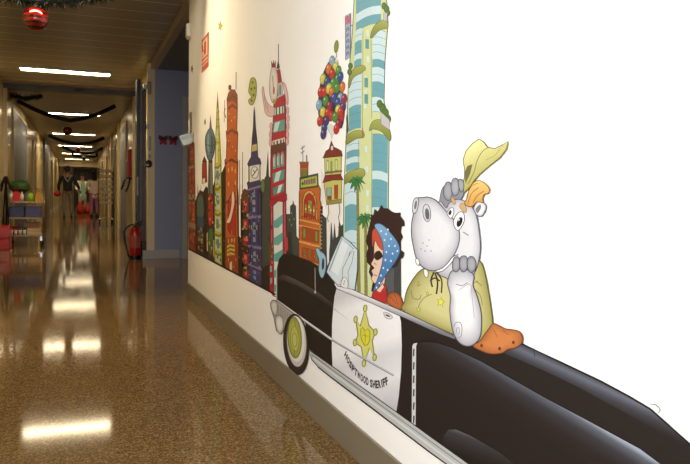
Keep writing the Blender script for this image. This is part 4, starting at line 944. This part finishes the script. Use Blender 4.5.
# terrace bushes
for (x, y, r) in ((384, 6, 2.6), (386.4, 9, 2.8), (388, 13, 2.2), (379.6, 104, 3), (382.6, 108, 3.4), (385.4, 113, 3.4), (388, 119, 3), (384, 118, 3.4), (350.4, 66, 2.4), (349.6, 72, 2.4)): A.ell(x, y, r, r*1.4, (86, 122, 50), edge=(58, 90, 36))
A.poly([(381, 112), (389.4, 120), (389.6, 130), (381, 124)], (196, 190, 196), ol=(110, 110, 116), w=.5); A.poly([(383.6, 13), (387.4, 13), (386.6, 21), (383.4, 20)], (190, 184, 200), ol=(110, 110, 116), w=.4)
A.poly([(347, 136), (346, 118), (347.4, 110), (348.6, 130)], (70, 80, 70)); A.line([(362.6, 128), (362.6, 138)], .7, (190, 60, 50))
A.build('painted_skyscraper', mural, 'tall lime and teal painted skyscraper with curved glass floors')
A = Art()
A.poly([(345.2, 16), (350.6, 13), (350.4, 57), (345.6, 60)], (160, 176, 204), ol=(80, 86, 110), w=.6)
A.poly([(345.6, 17), (350.2, 14.4), (350.2, 23), (345.6, 25)], (196, 110, 140))
A.up()
for k, y in enumerate((28, 34, 40, 46, 52)): A.line([(346.8, y), (346.8, y+3.6)], .7, (60, 70, 120), up=False); A.line([(346.8, y), (349, y-.6)], .6, (60, 70, 120), up=False); A.line([(346.8, y+1.8), (349, y+(1.6 if k % 2 else .8))], .6, (60, 70, 120), up=False); A.line([(349, y), (349, y+3.2 if k != 1 else y+1)], .6, (60, 70, 120), up=False)
A.line([(348, 15.6), (346.6, 20), (349.4, 18.6), (347.6, 22)], .7, (160, 40, 80))
A.line([(350.4, 26), (352.8, 25)], .9, (110, 120, 100)); A.line([(350.4, 48), (352, 47)], .9, (110, 120, 100))
A.build('painted_sign', mural, 'narrow vertical blue and pink painted sign')
# palms
def palm(x, y, s, x2, y2, lab):
    A = Art(); w0 = 1.3*s
    A.poly([(x-w0*.7, y), (x+w0*.7, y), (x2+w0, y2), (x2-w0, y2)], (150, 140, 70), ol=(90, 84, 44), w=.4)
    A.up()
    for k in range(int((y2-y)/5)): A.line([(x-w0*.7, y+3+k*5), (x+w0*.7, y+4+k*5)], .4, (96, 88, 46), up=False)
    for (dx, dy) in ((-7, 8), (-8.5, 2), (-5, -3.5), (0, -5), (5.5, -3), (8, 3), (6, 9), (-3, 11), (2.6, 11)):
        P = [(x-.8, y-1), (x+dx*.5-.8, y+dy*.35-3*s), (x+dx*s, y+dy*s), (x+dx*.5+1, y+dy*.5), (x+.9, y+1)]
        A.poly(P, (52, 128, 66) if dy > 0 else (74, 150, 80), 3, ol=(30, 84, 44), w=.35)
    A.build('painted_palm', mural, lab)
palm(357.4, 181, 1.0, 359, 292, 'upper painted palm in front of the skyscraper')
palm(365.4, 218, 1.0, 366, 297, 'lower painted palm behind the dark haired passenger')
A = Art(); A.poly([(373, 214), (400.4, 214.5), (401, 302), (384, 300)], (84, 88, 90)); A.poly([(394, 214.5), (400.4, 214.5), (401, 302), (394, 300)], (64, 66, 68)); A.build('painted_wall_panel', mural, 'dark grey painted panel behind the passenger')
LAY[0] = 30
# floating marks
A = Art(lambda p: (p[0]-1.8, p[1])); A.poly([(251.4, 84), (252.6, 79), (255, 77.6), (257.4, 80), (258.2, 88), (257.4, 97), (254.6, 104.6), (251.6, 104), (250.4, 100), (253.4, 97), (250.6, 92)], (176, 186, 72), 4, ol=(90, 96, 40), w=.7)
for (x, y, r) in ((254.4, 82.4, .9), (256.4, 88, .9), (253.2, 89, 1), (255.4, 95, 1), (253.4, 100.6, .9)): A.ell(x, y, r, r*1.5, (96, 104, 44))
A.build('painted_planet', mural, 'lime green spotted painted planet')
def star(cx, cy, rx, ry, col, lab, ol, rot=0):
    P = []
    for k in range(10):
        a = -PI/2+rot+k*PI/5; q = 1 if k % 2 == 0 else .45; P.append((cx+rx*q*math.cos(a), cy+ry*q*math.sin(a)))
    A = Art(); A.poly(P, col, ol=ol, w=.4); A.build('painted_star', mural, lab)
star(220.2, 26, 2.2, 5.4, (206, 190, 50), 'yellow painted star near the top', (130, 116, 30), .2)
star(192, 69, 1.2, 4, (110, 124, 84), 'small green painted star by the wall corner', (70, 80, 50), .3)
star(205, 122, 1.0, 3.6, (120, 104, 70), 'small brown painted star above the capsule tower', (80, 70, 50), .3)
LAY[0] = 100
A = Art(); A.line([(188.3, bot(188.3)), (275.5, bot(275.5))], 1.8, (40, 36, 28)); A.build('painted_edge', mural, 'dark lower edge strip of the skyline')

LAY[0] = 190
# ------------------------------------------------------------------ the black and white car
BK = (34, 27, 25); HI = (120, 122, 130)
A = Art()
body = [(276.6, 300), (276.2, 286), (277, 268), (279, 259), (283, 254), (290, 253.4), (299, 257), (310, 261), (322, 268), (330, 276), (336, 285), (370, 300), (402, 314), (452, 337), (480, 346), (522, 343), (536, 350), (562, 362), (600, 380), (628, 395), (650, 408), (668, 424), (684, 438), (700, 452), (716, 468), (724, 490), (722, 520), (700, 545), (640, 560), (560, 545), (500, 503), (470, 466), (430, 437), (395, 411), (331, 366), (309, 349), (305, 322)]
A.poly(body, BK)
A.build_car = None
car = A.build('painted_car', mural, 'black and white painted police convertible')
A = Art()
# hood fold, antenna, body sheen
A.grad([(276.6, 277), (284, 274.4), (297, 279.5), (317, 291), (335, 305), (337, 312), (317, 297.5), (297, 285.5), (284, 280.5), (277, 281)], (110, 100, 100), BK, (300, 276), (293, 290), 0)
A.line([(276.8, 277), (284, 274.6), (297, 279.8), (317, 291), (335, 305)], .7, (14, 12, 12), 3)
A.line([(315, 268), (315.2, 291)], .6, (190, 186, 180)); A.ell(315.2, 292, 1, 1.6, (190, 186, 180))
A.build('painted_hood_fold', car)
# rear fender with its sheen
A = Art()
fen = [(412, 430), (412.4, 352), (416, 344), (424, 341.6), (436, 342.6), (452, 348), (480, 361), (510, 378), (545, 398), (590, 422), (640, 449), (668, 470), (690, 500), (660, 540), (560, 520), (480, 470)]
A.poly([(p[0]-1, p[1]-1.6) for p in fen], (12, 10, 12))
A.grad(fen, BK, BK, (500, 366), (478, 402), 0, stops=[(0, (150, 160, 176)), (.1, (88, 94, 106)), (.3, (52, 50, 56)), (.6, (38, 31, 30)), (1, BK)], n=16)
# sheen band along the shoulder of the tail
sh = [(490, 343), (510, 344), (522, 345), (536, 351), (562, 364), (600, 382), (628, 397), (650, 410), (668, 426), (684, 440), (700, 456), (690, 462), (672, 446), (652, 428), (620, 410), (580, 388), (545, 371), (520, 360), (500, 352)]
A.grad(sh, BK, BK, (600, 380), (588, 406), 0, stops=[(0, (60, 62, 70)), (.2, (96, 102, 118)), (.45, (60, 60, 68)), (.8, BK), (1, BK)], n=12)
A.line([(522, 343.6), (536, 350.4), (562, 362.4), (600, 380.4), (628, 395.4), (650, 408.4), (668, 424.4), (690, 445)], .9, (20, 18, 20))
A.line([(534, 348.4), (534.6, 357)], .6, (24, 22, 24))
A.build('painted_rear_fender', car, 'glossy black rear fender with blue grey sheen')
A = Art()
A.grad([(441, 452), (442.6, 436), (448, 429.4), (456, 429), (472, 436), (500, 452), (530, 476), (500, 500)], BK, BK, (470, 432), (462, 456), 0, stops=[(0, (110, 112, 118)), (.25, (58, 56, 60)), (1, (28, 23, 22))], ol=(14, 12, 12), w=.8)
A.build('painted_wheel_cover', car)
A = Art(); A.poly([(411.4, 428), (412, 346), (413.4, 343.4), (417.6, 342.6), (416.4, 346), (415.8, 431)], (206, 208, 210), ol=(40, 36, 36), w=.6)
A.up()
for k in range(6): A.poly([(413.1, 349+k*13.4), (414.7, 348.6+k*13.4), (414.3, 356+k*13.4), (412.9, 356.4+k*13.4)], (60, 58, 62), up=False)
A.build('painted_trim_bar', car, 'upright white bar with dark slots')
A = Art(); A.line([(650, 404), (656, 405), (660, 410), (658, 413)], .7, (50, 50, 56), 3); A.build('painted_tail_hook', car)
# door
A = Art()
door = [(333.4, 306), (334.6, 296), (337.4, 286), (360, 296), (399, 313.4), (401, 322), (401.8, 345), (401, 372), (398.8, 396), (396, 414), (365, 390.5), (332.6, 368), (331.8, 350), (332, 325)]
A.grad(door, (0, 0, 0), (0, 0, 0), (345, 295), (384, 412), 0, stops=[(0, (206, 206, 210)), (.12, (238, 238, 240)), (.45, (238, 238, 240)), (.56, (214, 214, 220)), (.75, (228, 228, 232)), (1, (190, 192, 200))], n=16)
A.poly([(383.8, 312.2), (389, 313.6), (392.4, 317), (390.4, 319), (385.6, 317.6)], (222, 222, 224), 3, ol=(110, 110, 118), w=.6); A.poly([(385.4, 314.2), (389, 315.2), (390.2, 317), (386.6, 316.2)], (70, 72, 80), 3)
A.line([(332.8, 308), (349, 320)], .8, (172, 172, 180), taper=True)
dr = A.build('painted_door', car, 'white door panel with star badge')
# badge
A = Art()
YB = (206, 206, 92); YO = (112, 116, 44)
tips = [(365.2, 308.4), (355.6, 319.4), (355.0, 342.6), (364, 363.4), (374.6, 357.4), (375.4, 332)]
inn = [(360.2, 326), (358, 335), (361.2, 347), (369.4, 348.6), (372.4, 340.8), (369, 325.6)]
P = []
for k in range(6): P += [tips[k], inn[k]]
A.poly([((p[0]-365)*1.06+365, (p[1]-335.6)*1.04+335.6) for p in P], (190, 192, 190)); A.poly(P, YB, ol=YO, w=1)
for tx, ty in tips: A.ell(tx, ty, 1.8, 3.4, YB, .1, 16, ol=YO, w=.8)
A.poly([((p[0]-365)*.8+365, (p[1]-335.6)*.8+335.6) for p in P], (212, 212, 104))
A.poly([(360.8, 329), (362.6, 327.4), (365.2, 331), (367.8, 328.6), (370, 332), (369.8, 340), (367.6, 344.8), (364.6, 345.6), (362, 341), (360.6, 335)], (216, 210, 40), 0, ol=(140, 136, 30), w=.8)
A.line([(365.2, 332), (365.4, 342)], .6, (150, 146, 30)); A.line([(362.4, 335), (368.6, 336.4)], .6, (150, 146, 30))
A.build('painted_badge', car)
# lettering on the arc
def glyphs(A, text, path, widths, height, col):
    # letters set along an arc; laid out in unforeshortened units, then mapped back onto the traced wall
    R = lambda p: (p[0]/.45, p[1]-.6*p[0]); U = lambda q: (q[0]*.45, q[1]+.6*q[0]*.45)
    P = smooth([R(p) for p in path], 8, closed=False); seg = []; L = 0
    for a, b in zip(P, P[1:]): l = math.dist(a, b); seg.append((a, b, L, l)); L += l
    tot = sum(widths); d = 0
    for ch, wd in zip(text, widths):
        m = (d+wd/2)/tot*L; d += wd
        for a, b, s0, l in seg:
            if m <= s0+l+1e-6: break
        t = (m-s0)/l; x, y = a[0]+(b[0]-a[0])*t, a[1]+(b[1]-a[1])*t
        tx, ty = (b[0]-a[0])/l, (b[1]-a[1])/l
        cu = bpy.data.curves.new('t', 'FONT'); cu.body = ch; cu.size = 1; cu.offset = .045; cu.resolution_u = 3
        o = bpy.data.objects.new('t', cu); C.objects.link(o); bpy.context.view_layer.update()
        me = bpy.data.meshes.new_from_object(o.evaluated_get(bpy.context.evaluated_depsgraph_get()))
        V = [v.co.copy() for v in me.vertices]; F = [tuple(p.vertices) for p in me.polygons]
        bpy.data.objects.remove(o); bpy.data.curves.remove(cu); bpy.data.meshes.remove(me)
        x0 = min(v.x for v in V); x1 = max(v.x for v in V); y0 = min(v.y for v in V); y1 = max(v.y for v in V)
        ww = wd/tot*L*.9*(.55 if ch == 'I' else 1); Q = []
        for v in V:
            u_ = ((v.x-x0)/(x1-x0)-.5)*ww; h_ = ((v.y-y0)/(y1-y0)-.5)*height
            Q.append(U((x+tx*u_+ty*h_, y+ty*u_-tx*h_)))
        A.up(); A.add(Q, F, [col]*len(Q))
A = Art()
glyphs(A, 'HOSPTWOOD', [(345.0, 352.6), (348.6, 361), (352, 367), (356, 372.4), (361, 377.2), (368.6, 382.4)], [1]*5+[1.2, 1, 1, 1], 7.8, (52, 46, 62))
A.build('painted_word', car)
A = Art()
glyphs(A, 'SHERIFF', [(369.8, 383), (375, 384.4), (381, 383.8), (387.8, 380.4)], [1, 1, 1, 1, .7, 1, 1], 7.8, (52, 46, 62))
A.build('painted_word', car)
# chrome strips
A = Art()
A.line([(277, 301), (304, 320.4), (332, 340)], 3.0, (60, 58, 60)); A.line([(276.8, 300.6), (304, 320), (332, 339.6)], 2.1, (196, 196, 196)); A.line([(276.8, 300.2), (304, 319.6), (332, 339.2)], .7, (236, 236, 236))
A.line([(332, 339.8), (360, 356.4), (393.6, 375.4)], 1.9, (110, 112, 120)); A.line([(332, 339.4), (360, 356), (393.4, 375)], .9, (200, 202, 208))
A.line([(276.6, 270), (276.6, 300)], 1.1, (190, 190, 188))
A.build('painted_chrome_strip', car)
A = Art()
sill = [(308.6, 349.6), (331, 365.4), (360, 386), (395, 411), (430, 436.4), (470, 465), (520, 500), (516, 506), (466, 478), (430, 452), (395, 425.4), (360, 398.6), (331, 377), (318, 366.6), (312, 360)]
A.poly(sill, (186, 190, 190), ol=(40, 38, 38), w=.9)
A.line([(311, 354), (331, 369), (360, 390), (395, 415.6), (430, 441), (470, 470)], .9, (120, 124, 128)); A.line([(313, 358), (331, 372), (395, 419.4), (430, 445.6), (468, 474)], 1.6, (214, 216, 216))
A.line([(318, 367), (331, 377.4), (395, 426), (430, 452.6), (470, 481)], 1.2, (34, 32, 32))
A.build('painted_sill', car, 'grey sill along the lower edge')
A = Art()
A.grad([(334, 283.6), (338, 283), (370, 297.4), (402, 311), (452, 334.6), (456, 339.6), (440, 334), (402, 317), (370, 302.6), (337, 289)], (230, 230, 232), (120, 122, 130), (394, 306), (391, 315), 0, ol=(60, 58, 62), w=.6)
A.build('painted_window_rail', car, 'pale grey rail along the door tops')
# bumper and lamp
A = Art()
A.poly([(272.4, 300), (276.6, 300.4), (285, 307), (297, 316), (294, 321), (287, 321), (284, 330), (281.4, 334.4), (276.4, 331), (274, 318), (270.8, 308), (270.4, 303)], (176, 170, 164), 0, ol=(96, 90, 88), w=.7)
A.blob([(270.8, 303), (273, 300.4), (276.4, 301.4), (277.6, 308), (276, 316), (273.4, 314), (271.4, 309)], (150, 144, 138), (226, 222, 216), ol=(110, 104, 100), w=.5)
A.blob([(275.4, 318), (279, 315), (282.6, 318), (283.4, 328), (280.6, 334), (276.8, 330)], (170, 164, 158), (240, 238, 232), ol=(110, 104, 100), w=.5)
A.up()
for k in range(6): A.line([(278.6+k*2.2, 304.6+k*1.8), (278.8+k*2, 316+k*1.2)], .5, (120, 116, 112), up=False)
A.build('painted_bumper', car, 'pale grey bumper and lamp')
# wheel
A = Art()
A.ell(296, 344.4, 12.4, 30.4, (52, 42, 38), -.07, 36, ol=(24, 20, 18), w=.8); A.ell(296.6, 341.4, 9.9, 25.6, (206, 200, 194), -.05, 36, ol=(100, 96, 92), w=.6); A.ell(296, 339, 8.6, 23, (236, 232, 226), -.05, 36)
A.ell(294.6, 337.6, 6.8, 20.6, (186, 190, 74), -.05, 32, edge=(150, 154, 58), ol=(96, 98, 40), w=.7); A.ell(294.8, 339, 4.2, 12.6, (192, 196, 84), -.05, 28, ol=(130, 134, 50), w=.6); A.ell(294.6, 340, 2.4, 6.8, (200, 202, 104), -.05, 24, ol=(130, 134, 50), w=.6)
A.line([(294.8, 317), (295.2, 326)], .6, (120, 124, 50)); A.line([(294.4, 350), (294.6, 357)], .6, (120, 124, 50))
A.build('painted_wheel', car, 'whitewall wheel with a lime green hub')
# windshield, steering part, mirror
A = Art()
A.poly([(326.4, 272), (330, 262), (336, 248), (341.6, 236), (350, 242), (357.6, 250), (357.4, 270), (354.8, 290), (338, 286), (331, 278)], (206, 224, 230), ol=(80, 88, 96), w=.9)
A.poly([(331, 270), (342, 241), (348, 245), (338, 276)], (228, 238, 242)); A.line([(329, 271.6), (342, 238), (353.6, 249), (350, 252), (341, 283)], .7, (110, 116, 124))
A.poly([(338, 284), (342, 280), (343, 268), (350, 254), (354, 251), (352, 262), (348, 272), (349, 287)], (214, 226, 230), ol=(100, 106, 112), w=.5)
A.poly([(341, 286), (342.4, 279), (345, 277), (347.6, 281), (347.4, 288)], (230, 230, 232), 3, ol=(100, 100, 106), w=.5); A.line([(343.6, 285), (344.6, 280)], .5, (110, 110, 116))
A.build('painted_windshield', car, 'pale blue windshield')
A = Art()
A.poly([(315.6, 250), (318.4, 248), (321, 252), (323.6, 253), (326, 258), (326, 268), (323.4, 277), (320.6, 277), (318.6, 270), (319, 260)], (150, 190, 212), 3, ol=(60, 80, 96), w=.7); A.ell(323, 264, 1.3, 6, (44, 60, 76), .05)
A.build('painted_mirror', car, 'blue painted mirror')

LAY[0] = 180
# ------------------------------------------------------------------ passenger with the spotted scarf (plain cartoon figure)
A = Art(); HB = (52, 30, 26)
A.poly([(368, 232), (370.6, 222), (371.4, 214), (373.6, 216), (374.6, 209), (378, 211.6), (381.4, 205), (383.4, 208.4), (388, 208.6), (391.6, 211.6), (395, 213), (400.6, 212.8), (400, 216), (403.8, 221), (404.4, 226), (401.4, 226), (400.4, 232), (402.6, 237), (400.4, 241), (400.6, 250), (404, 252.6), (403, 257), (399, 260), (397, 266), (392, 268), (380, 240), (376, 262), (376.6, 274), (377, 284), (374.8, 293), (371.4, 291), (373, 282), (371, 276), (369, 272), (370.4, 266), (367, 262), (366.4, 254), (368.4, 248), (366, 241)], HB, ol=(30, 16, 14), w=.5)
A.build('painted_hair', mural, 'dark wavy hair of the painted passenger')
A = Art()
A.poly([(376.6, 232), (386, 234), (388, 262), (384, 286), (376.6, 290), (377.4, 282), (374.4, 283.6), (371, 279), (373, 274.6), (371.4, 270.6), (374.4, 268), (371, 264), (374, 258), (374, 246)], (234, 196, 172), 0, ol=(120, 70, 56), w=.6)
A.poly([(372.2, 232), (376, 228), (381, 230), (383.4, 240), (382.6, 250), (378, 246), (375, 240), (372.4, 247)], (206, 76, 44), 3, ol=(120, 40, 30), w=.4)
A.poly([(374.6, 253), (379.4, 250.6), (383, 256), (380.6, 258.6), (377, 260.4), (374.4, 258)], (50, 32, 30), 2); A.line([(374, 263), (376.4, 264.6)], .7, (150, 80, 66)); A.line([(373.6, 274.8), (377, 275.6)], .7, (150, 50, 50))
A.build('painted_face', mural, 'face of the painted passenger in profile')
A = Art()
A.grad([(374.4, 226), (378, 223.4), (384, 226), (391, 233.4), (397.4, 242), (400, 250.6), (397, 259), (391, 268), (385.4, 276), (381, 283), (375, 292), (373.4, 290), (378, 278), (382.4, 262), (383, 246), (379, 234)], (120, 170, 214), (70, 124, 184), (380, 230), (396, 262), 3, ol=(50, 80, 120), w=.7)
A.up()
for (x, y) in ((381, 231), (386, 234), (384.6, 240), (391, 239), (389, 246), (395, 246), (386.4, 252), (392.6, 253.6), (397.4, 251), (385.4, 260), (391, 261), (383.4, 268), (387.6, 270), (381, 275.6), (379.4, 283), (376.6, 287.6), (388, 229.6)): A.ell(x, y, .8, 1.1, (226, 236, 244), up=False, n=8)
A.build('painted_scarf', mural, 'blue scarf with white dots')
A = Art()
A.poly([(376, 290), (382.6, 283.4), (386.4, 287), (387.6, 304), (380, 301.4), (371.4, 297.4), (372.6, 293)], (196, 40, 44), 0, ol=(90, 24, 28), w=.6); A.poly([(376.6, 290.4), (382.4, 284), (384, 287), (380, 292.4)], (234, 196, 172))
A.build('painted_shirt', mural, 'red painted shirt collar')
A = Art(); A.blob([(388, 304), (387, 298), (389.4, 293.6), (394, 292), (399, 294.4), (402, 300), (402.4, 310)], (150, 72, 34), (196, 100, 50), (394.6, 301), ol=(90, 44, 26), w=.6); A.line([(390, 296), (396, 304)], .5, (110, 54, 30)); A.line([(394, 293), (398, 305)], .5, (110, 54, 30)); A.build('painted_ball', mural, 'brown orange ball beside the passenger')

# ------------------------------------------------------------------ grey hippo in a yellow shirt
G1, G2, GO = (166, 166, 178), (218, 218, 225), (78, 78, 90)
hip = None
A = Art()
A.blob([(404.6, 312), (404.4, 302), (407, 290), (413, 279), (421, 270), (432, 266), (450, 262), (470, 262), (480, 261), (484.6, 272), (488.6, 292), (491.6, 312), (492.8, 326), (489.6, 334), (482, 341), (470, 342), (452, 334)], (146, 140, 66), (206, 200, 134), (450, 300), 3, ol=(80, 76, 44), w=.9, k=(1, .93, .8, .55))
A.line([(411, 290), (413, 298), (419.4, 299), (421, 295)], .8, (130, 124, 64), 4); A.line([(419, 281), (417.6, 286), (421, 284)], .7, (130, 124, 64), 4); A.line([(432, 294), (424, 298), (419, 305), (418.6, 309)], .7, (130, 124, 64), 4)
A.line([(473, 288), (480, 295), (482.4, 305)], .7, (120, 116, 60), 4); A.line([(472, 296), (478, 302), (480, 310)], .7, (120, 116, 60), 4); A.line([(476, 281), (482, 286)], .7, (120, 116, 60)); A.line([(470, 285), (478, 281)], .6, (120, 116, 60))
shirt = A.build('painted_hippo_shirt', mural, 'olive yellow shirt of the painted hippo')
def pstar(A, cx, cy, rx, ry, rot, col, ol):
    P = [(cx+rx*(1 if k % 2 == 0 else .42)*math.cos(-PI/2+rot+k*PI/5), cy+ry*(1 if k % 2 == 0 else .42)*math.sin(-PI/2+rot+k*PI/5)) for k in range(10)]
    A.poly(P, col, ol=ol, w=.5)
for q in ((440.8, 302, 4.4, 5.6, .2), (418.6, 309.4, 2.4, 3, .1), (427.4, 293.6, 1.6, 2.4, .1)):
    A = Art(); pstar(A, *q, (224, 220, 70), (120, 116, 30)); A.build('painted_star', shirt, 'yellow painted star')
A = Art()
A.line([(434, 272), (431, 280), (432.4, 287)], 1.6, (50, 40, 36), 4); A.line([(435, 273), (437.6, 282), (436.4, 294)], 1.6, (50, 40, 36), 4); A.line([(436, 272), (441.6, 280), (441.4, 293)], 1.4, (50, 40, 36), 4); A.line([(430, 281), (434.6, 278), (440, 281)], 1.4, (50, 40, 36), 4)
A.build('painted_neck_cord', shirt)
A = Art()
# scarf streaming above
cl = [(478.8, 139), (483, 141.4), (488, 147.4), (495, 148.4), (502, 145), (508, 141), (506.6, 149), (500, 157.6), (493, 163), (486.4, 168.4), (480, 174), (474.6, 180), (470, 187), (463.4, 193.6), (458.6, 193), (462, 186), (464.4, 178), (464.6, 170), (463, 160), (466, 151), (472, 144)]
A.grad(cl, (226, 222, 150), (170, 164, 84), (470, 146), (490, 176), 0, ol=(96, 92, 50), w=.9)
A.line([(488, 147.4), (482, 152), (477, 161), (474, 172), (468, 184)], .8, (120, 114, 60), 4); A.poly([(464.8, 172), (467.4, 166), (472.6, 164), (470, 174), (465.4, 184)], (110, 104, 60)); A.line([(500, 149), (494, 156), (486, 160)], .6, (150, 144, 80), 4)
A.build('painted_head_cloth', mural, 'pale yellow cloth streaming above the hippo')
A = Art()
A.poly([(440.6, 210), (439.6, 202), (441, 192), (444, 186), (450, 184), (462, 186), (463, 196), (456, 203), (446, 210)], (136, 138, 146), 3, ol=GO, w=.7)
A.blob([(443.4, 190), (446, 182.6), (450, 182.4), (452, 190), (451.4, 198), (448, 200.6), (444.4, 197)], (120, 122, 132), (158, 160, 168), ol=(60, 60, 70), w=.6)
A.blob([(451, 186), (452.8, 179), (457, 178.4), (459, 185), (458.4, 193), (454.6, 196), (451.8, 192)], (120, 122, 132), (164, 166, 174), ol=(60, 60, 70), w=.6)
A.blob([(458, 182), (460.4, 178.8), (463.4, 182), (463.6, 189), (460.6, 192)], (120, 122, 132), (158, 160, 168), ol=(60, 60, 70), w=.6)
A.build('painted_hippo_hand', mural, 'grey raised hand of the painted hippo')
A = Art()
A.blob([(474.4, 206), (477, 202.4), (481, 201.6), (485.4, 204.4), (485.8, 209), (482, 216), (477.4, 215.6), (473.4, 211)], G1, (232, 232, 236), ol=GO, w=.8); A.poly([(477.6, 206), (480.4, 204.4), (481, 208), (477.4, 213.4), (475.6, 209.6)], (120, 120, 132), 3)
A.build('painted_hippo_ear', mural)
A = Art()
head = [(438, 204), (446, 208), (449, 203), (454, 200), (460, 199.4), (467, 202.6), (473.4, 209), (477, 218), (479, 230), (480.4, 244), (479.6, 256), (476.6, 268), (470, 280), (460, 284), (446, 278), (436, 266)]
A.blob(head, G1, G2, (462, 236), 4, ol=GO, w=.9, k=(1, .94, .84, .6))
muz = [(413.4, 206), (415.6, 199.6), (419.6, 197.4), (422.6, 197.6), (427, 197), (433, 198.6), (438.4, 202.6), (444, 208.6), (450, 215.6), (455.6, 222), (459, 230), (459.4, 240), (457, 249), (453.4, 256), (449.6, 262), (444, 267.4), (436, 270.6), (428, 270), (421, 265.6), (416, 257.4), (413.4, 247), (411.4, 234), (411.8, 222), (413.4, 214)]
A.blob(muz, (160, 160, 172), (224, 224, 230), (438, 230), 4, ol=GO, w=1, k=(1, .93, .8, .5))
A.blob([(412.4, 208), (413.4, 200.6), (416, 197.6), (418.6, 199.4), (418, 207), (415.6, 213), (413, 213)], G1, G2, ol=GO, w=.7); A.ell(415.6, 205, 1.3, 4.6, (110, 110, 122), .15)
A.ell(426.8, 213, 3.9, 8.8, (206, 206, 214), -.1, 24, ol=GO, w=.7); A.ell(427.2, 214, 2.2, 5.8, (96, 96, 108), -.1, 20)
A.line([(436.4, 271), (442, 269.6), (448.6, 264), (453, 258.4), (457.4, 256.6)], 1.8, (248, 248, 248), 4); A.line([(435, 270.8), (442, 268.2), (448, 262.6), (452.4, 257), (458.4, 254.6)], .8, (60, 50, 60), 4); A.line([(437, 272.6), (443, 270.8), (450, 264.6), (454, 259.6)], .7, (60, 50, 60), 4)
for P in ([(415.4, 259), (418.4, 259.4), (419.6, 263.6), (418, 265.4), (416, 263)], [(424, 269.4), (427.6, 270.6), (427.8, 276.6), (425.6, 277), (424, 274)]): A.poly(P, (240, 238, 232), 3, ol=GO, w=.6)
# eyes and brows
A.poly([(447, 213), (450.6, 208), (453.4, 208.4), (453.6, 214), (450.6, 218.4)], (240, 240, 240), 3, ol=GO, w=.7); A.ell(450, 212.6, 1.5, 2.6, (40, 40, 46), .3)
A.poly([(453.4, 224), (455, 217), (459.4, 212), (463.4, 213), (464.4, 220), (461.4, 227), (457.4, 230.4)], (242, 242, 242), 3, ol=GO, w=.8); A.ell(459.6, 222, 2.6, 5.2, (30, 30, 34), .35); A.ell(459, 219.8, .7, 1.2, (230, 230, 230), .3)
A.line([(463, 232), (468.6, 235.4)], .8, GO, 0); A.poly([(459.6, 206.6), (461, 203.4), (464.4, 204), (466.6, 209), (465.6, 212.6), (462.4, 211)], (200, 160, 104), 3, ol=(140, 100, 70), w=.5); A.poly([(451, 199), (453, 197.4), (455.8, 203), (453.6, 204.6)], (200, 160, 104), 2, ol=(140, 100, 70), w=.5)
for (x, y) in ((423, 243), (427, 246), (425, 251), (431, 251), (421, 249), (429, 240)): A.ell(x, y, .6, .8, (130, 130, 142), n=8)
A.build('painted_hippo_head', mural, 'pale grey painted hippo head looking left')
A = Art()
A.grad([(464.6, 203), (467.4, 197), (469, 190), (472.6, 183.6), (478, 180.4), (484, 182.6), (489, 188), (488.6, 193), (484, 194.6), (482.6, 199.6), (483.2, 202.4), (477, 202), (472, 206.6), (467, 206)], (232, 192, 104), (204, 146, 66), (474, 182), (476, 206), 3, ol=(120, 72, 36), w=.8)
A.line([(468, 203), (472, 193), (478.6, 187.6)], .7, (150, 88, 40), 4); A.line([(473, 203), (477, 196), (484, 191)], .7, (150, 88, 40), 4); A.line([(466, 198), (471, 187), (478, 183)], .6, (150, 88, 40), 4)
A.build('painted_hippo_mane', mural, 'orange tuft of hair on the hippo')
A = Art()
A.blob([(449, 276), (452, 271), (460, 268.4), (468, 270), (474, 276), (473, 285), (477, 296), (481, 312), (481.4, 328), (479, 339), (472, 345.4), (464, 345.6), (457, 340), (452.6, 330), (449.8, 312), (450.4, 296), (447.6, 284)], (160, 160, 172), (232, 232, 238), (463, 308), 4, ol=GO, w=1, k=(1, .9, .74, .5))
A.line([(456, 284), (462, 285.6), (467.6, 282.4)], .6, GO, 4); A.line([(459, 290), (470, 284), (472, 296), (474.4, 318)], .5, (150, 150, 162), 4)
A.line([(453.6, 327), (456, 322.6), (460.6, 323), (462, 329), (461, 336), (457.6, 338.4)], .7, (130, 130, 142), 4); A.line([(456.6, 333), (456.8, 328.4), (459, 328), (459.2, 333), (457.8, 334)], .6, (130, 130, 142), 3)
A.build('painted_hippo_arm', mural, 'grey forearm of the hippo propping its chin')
A = Art()
for P in ([(452.4, 264), (453.8, 258), (457.6, 256.6), (460, 260.4), (459.6, 268), (456.4, 272), (453, 270)], [(459.4, 262), (461, 256.8), (465.4, 256), (467.8, 260.4), (467.4, 268), (463.8, 272), (460.4, 269.6)], [(467, 262), (469, 257.2), (473, 256.8), (475.8, 261.6), (475.4, 269), (471.6, 272.6), (468.2, 270)]):
    A.blob(P, (112, 114, 124), (160, 162, 170), ol=(56, 56, 66), w=.7)
A.build('painted_hippo_fingers', mural, 'grey fingers under the chin of the hippo')
A = Art()
A.blob([(473, 346), (480, 341), (484.6, 334), (489.4, 328), (493, 323.6), (498, 325), (505, 328.6), (512, 329.6), (519, 331.4), (522.4, 337), (521, 344), (515, 348), (508, 349.4), (502, 353), (492, 354), (483, 351.6)], (166, 92, 46), (206, 122, 62), (500, 340), 3, ol=(110, 54, 24), w=.9)
for (x, y) in ((513.4, 342.4), (499.6, 348.6), (481.6, 345.6)): A.ell(x, y, 1.4, 1.8, (110, 50, 24))
A.line([(494, 330), (497, 337)], .7, (150, 76, 34)); A.line([(502, 330), (509, 335)], .6, (150, 76, 34), 0)
A.build('painted_sleeve', mural, 'orange cuff resting on the car')
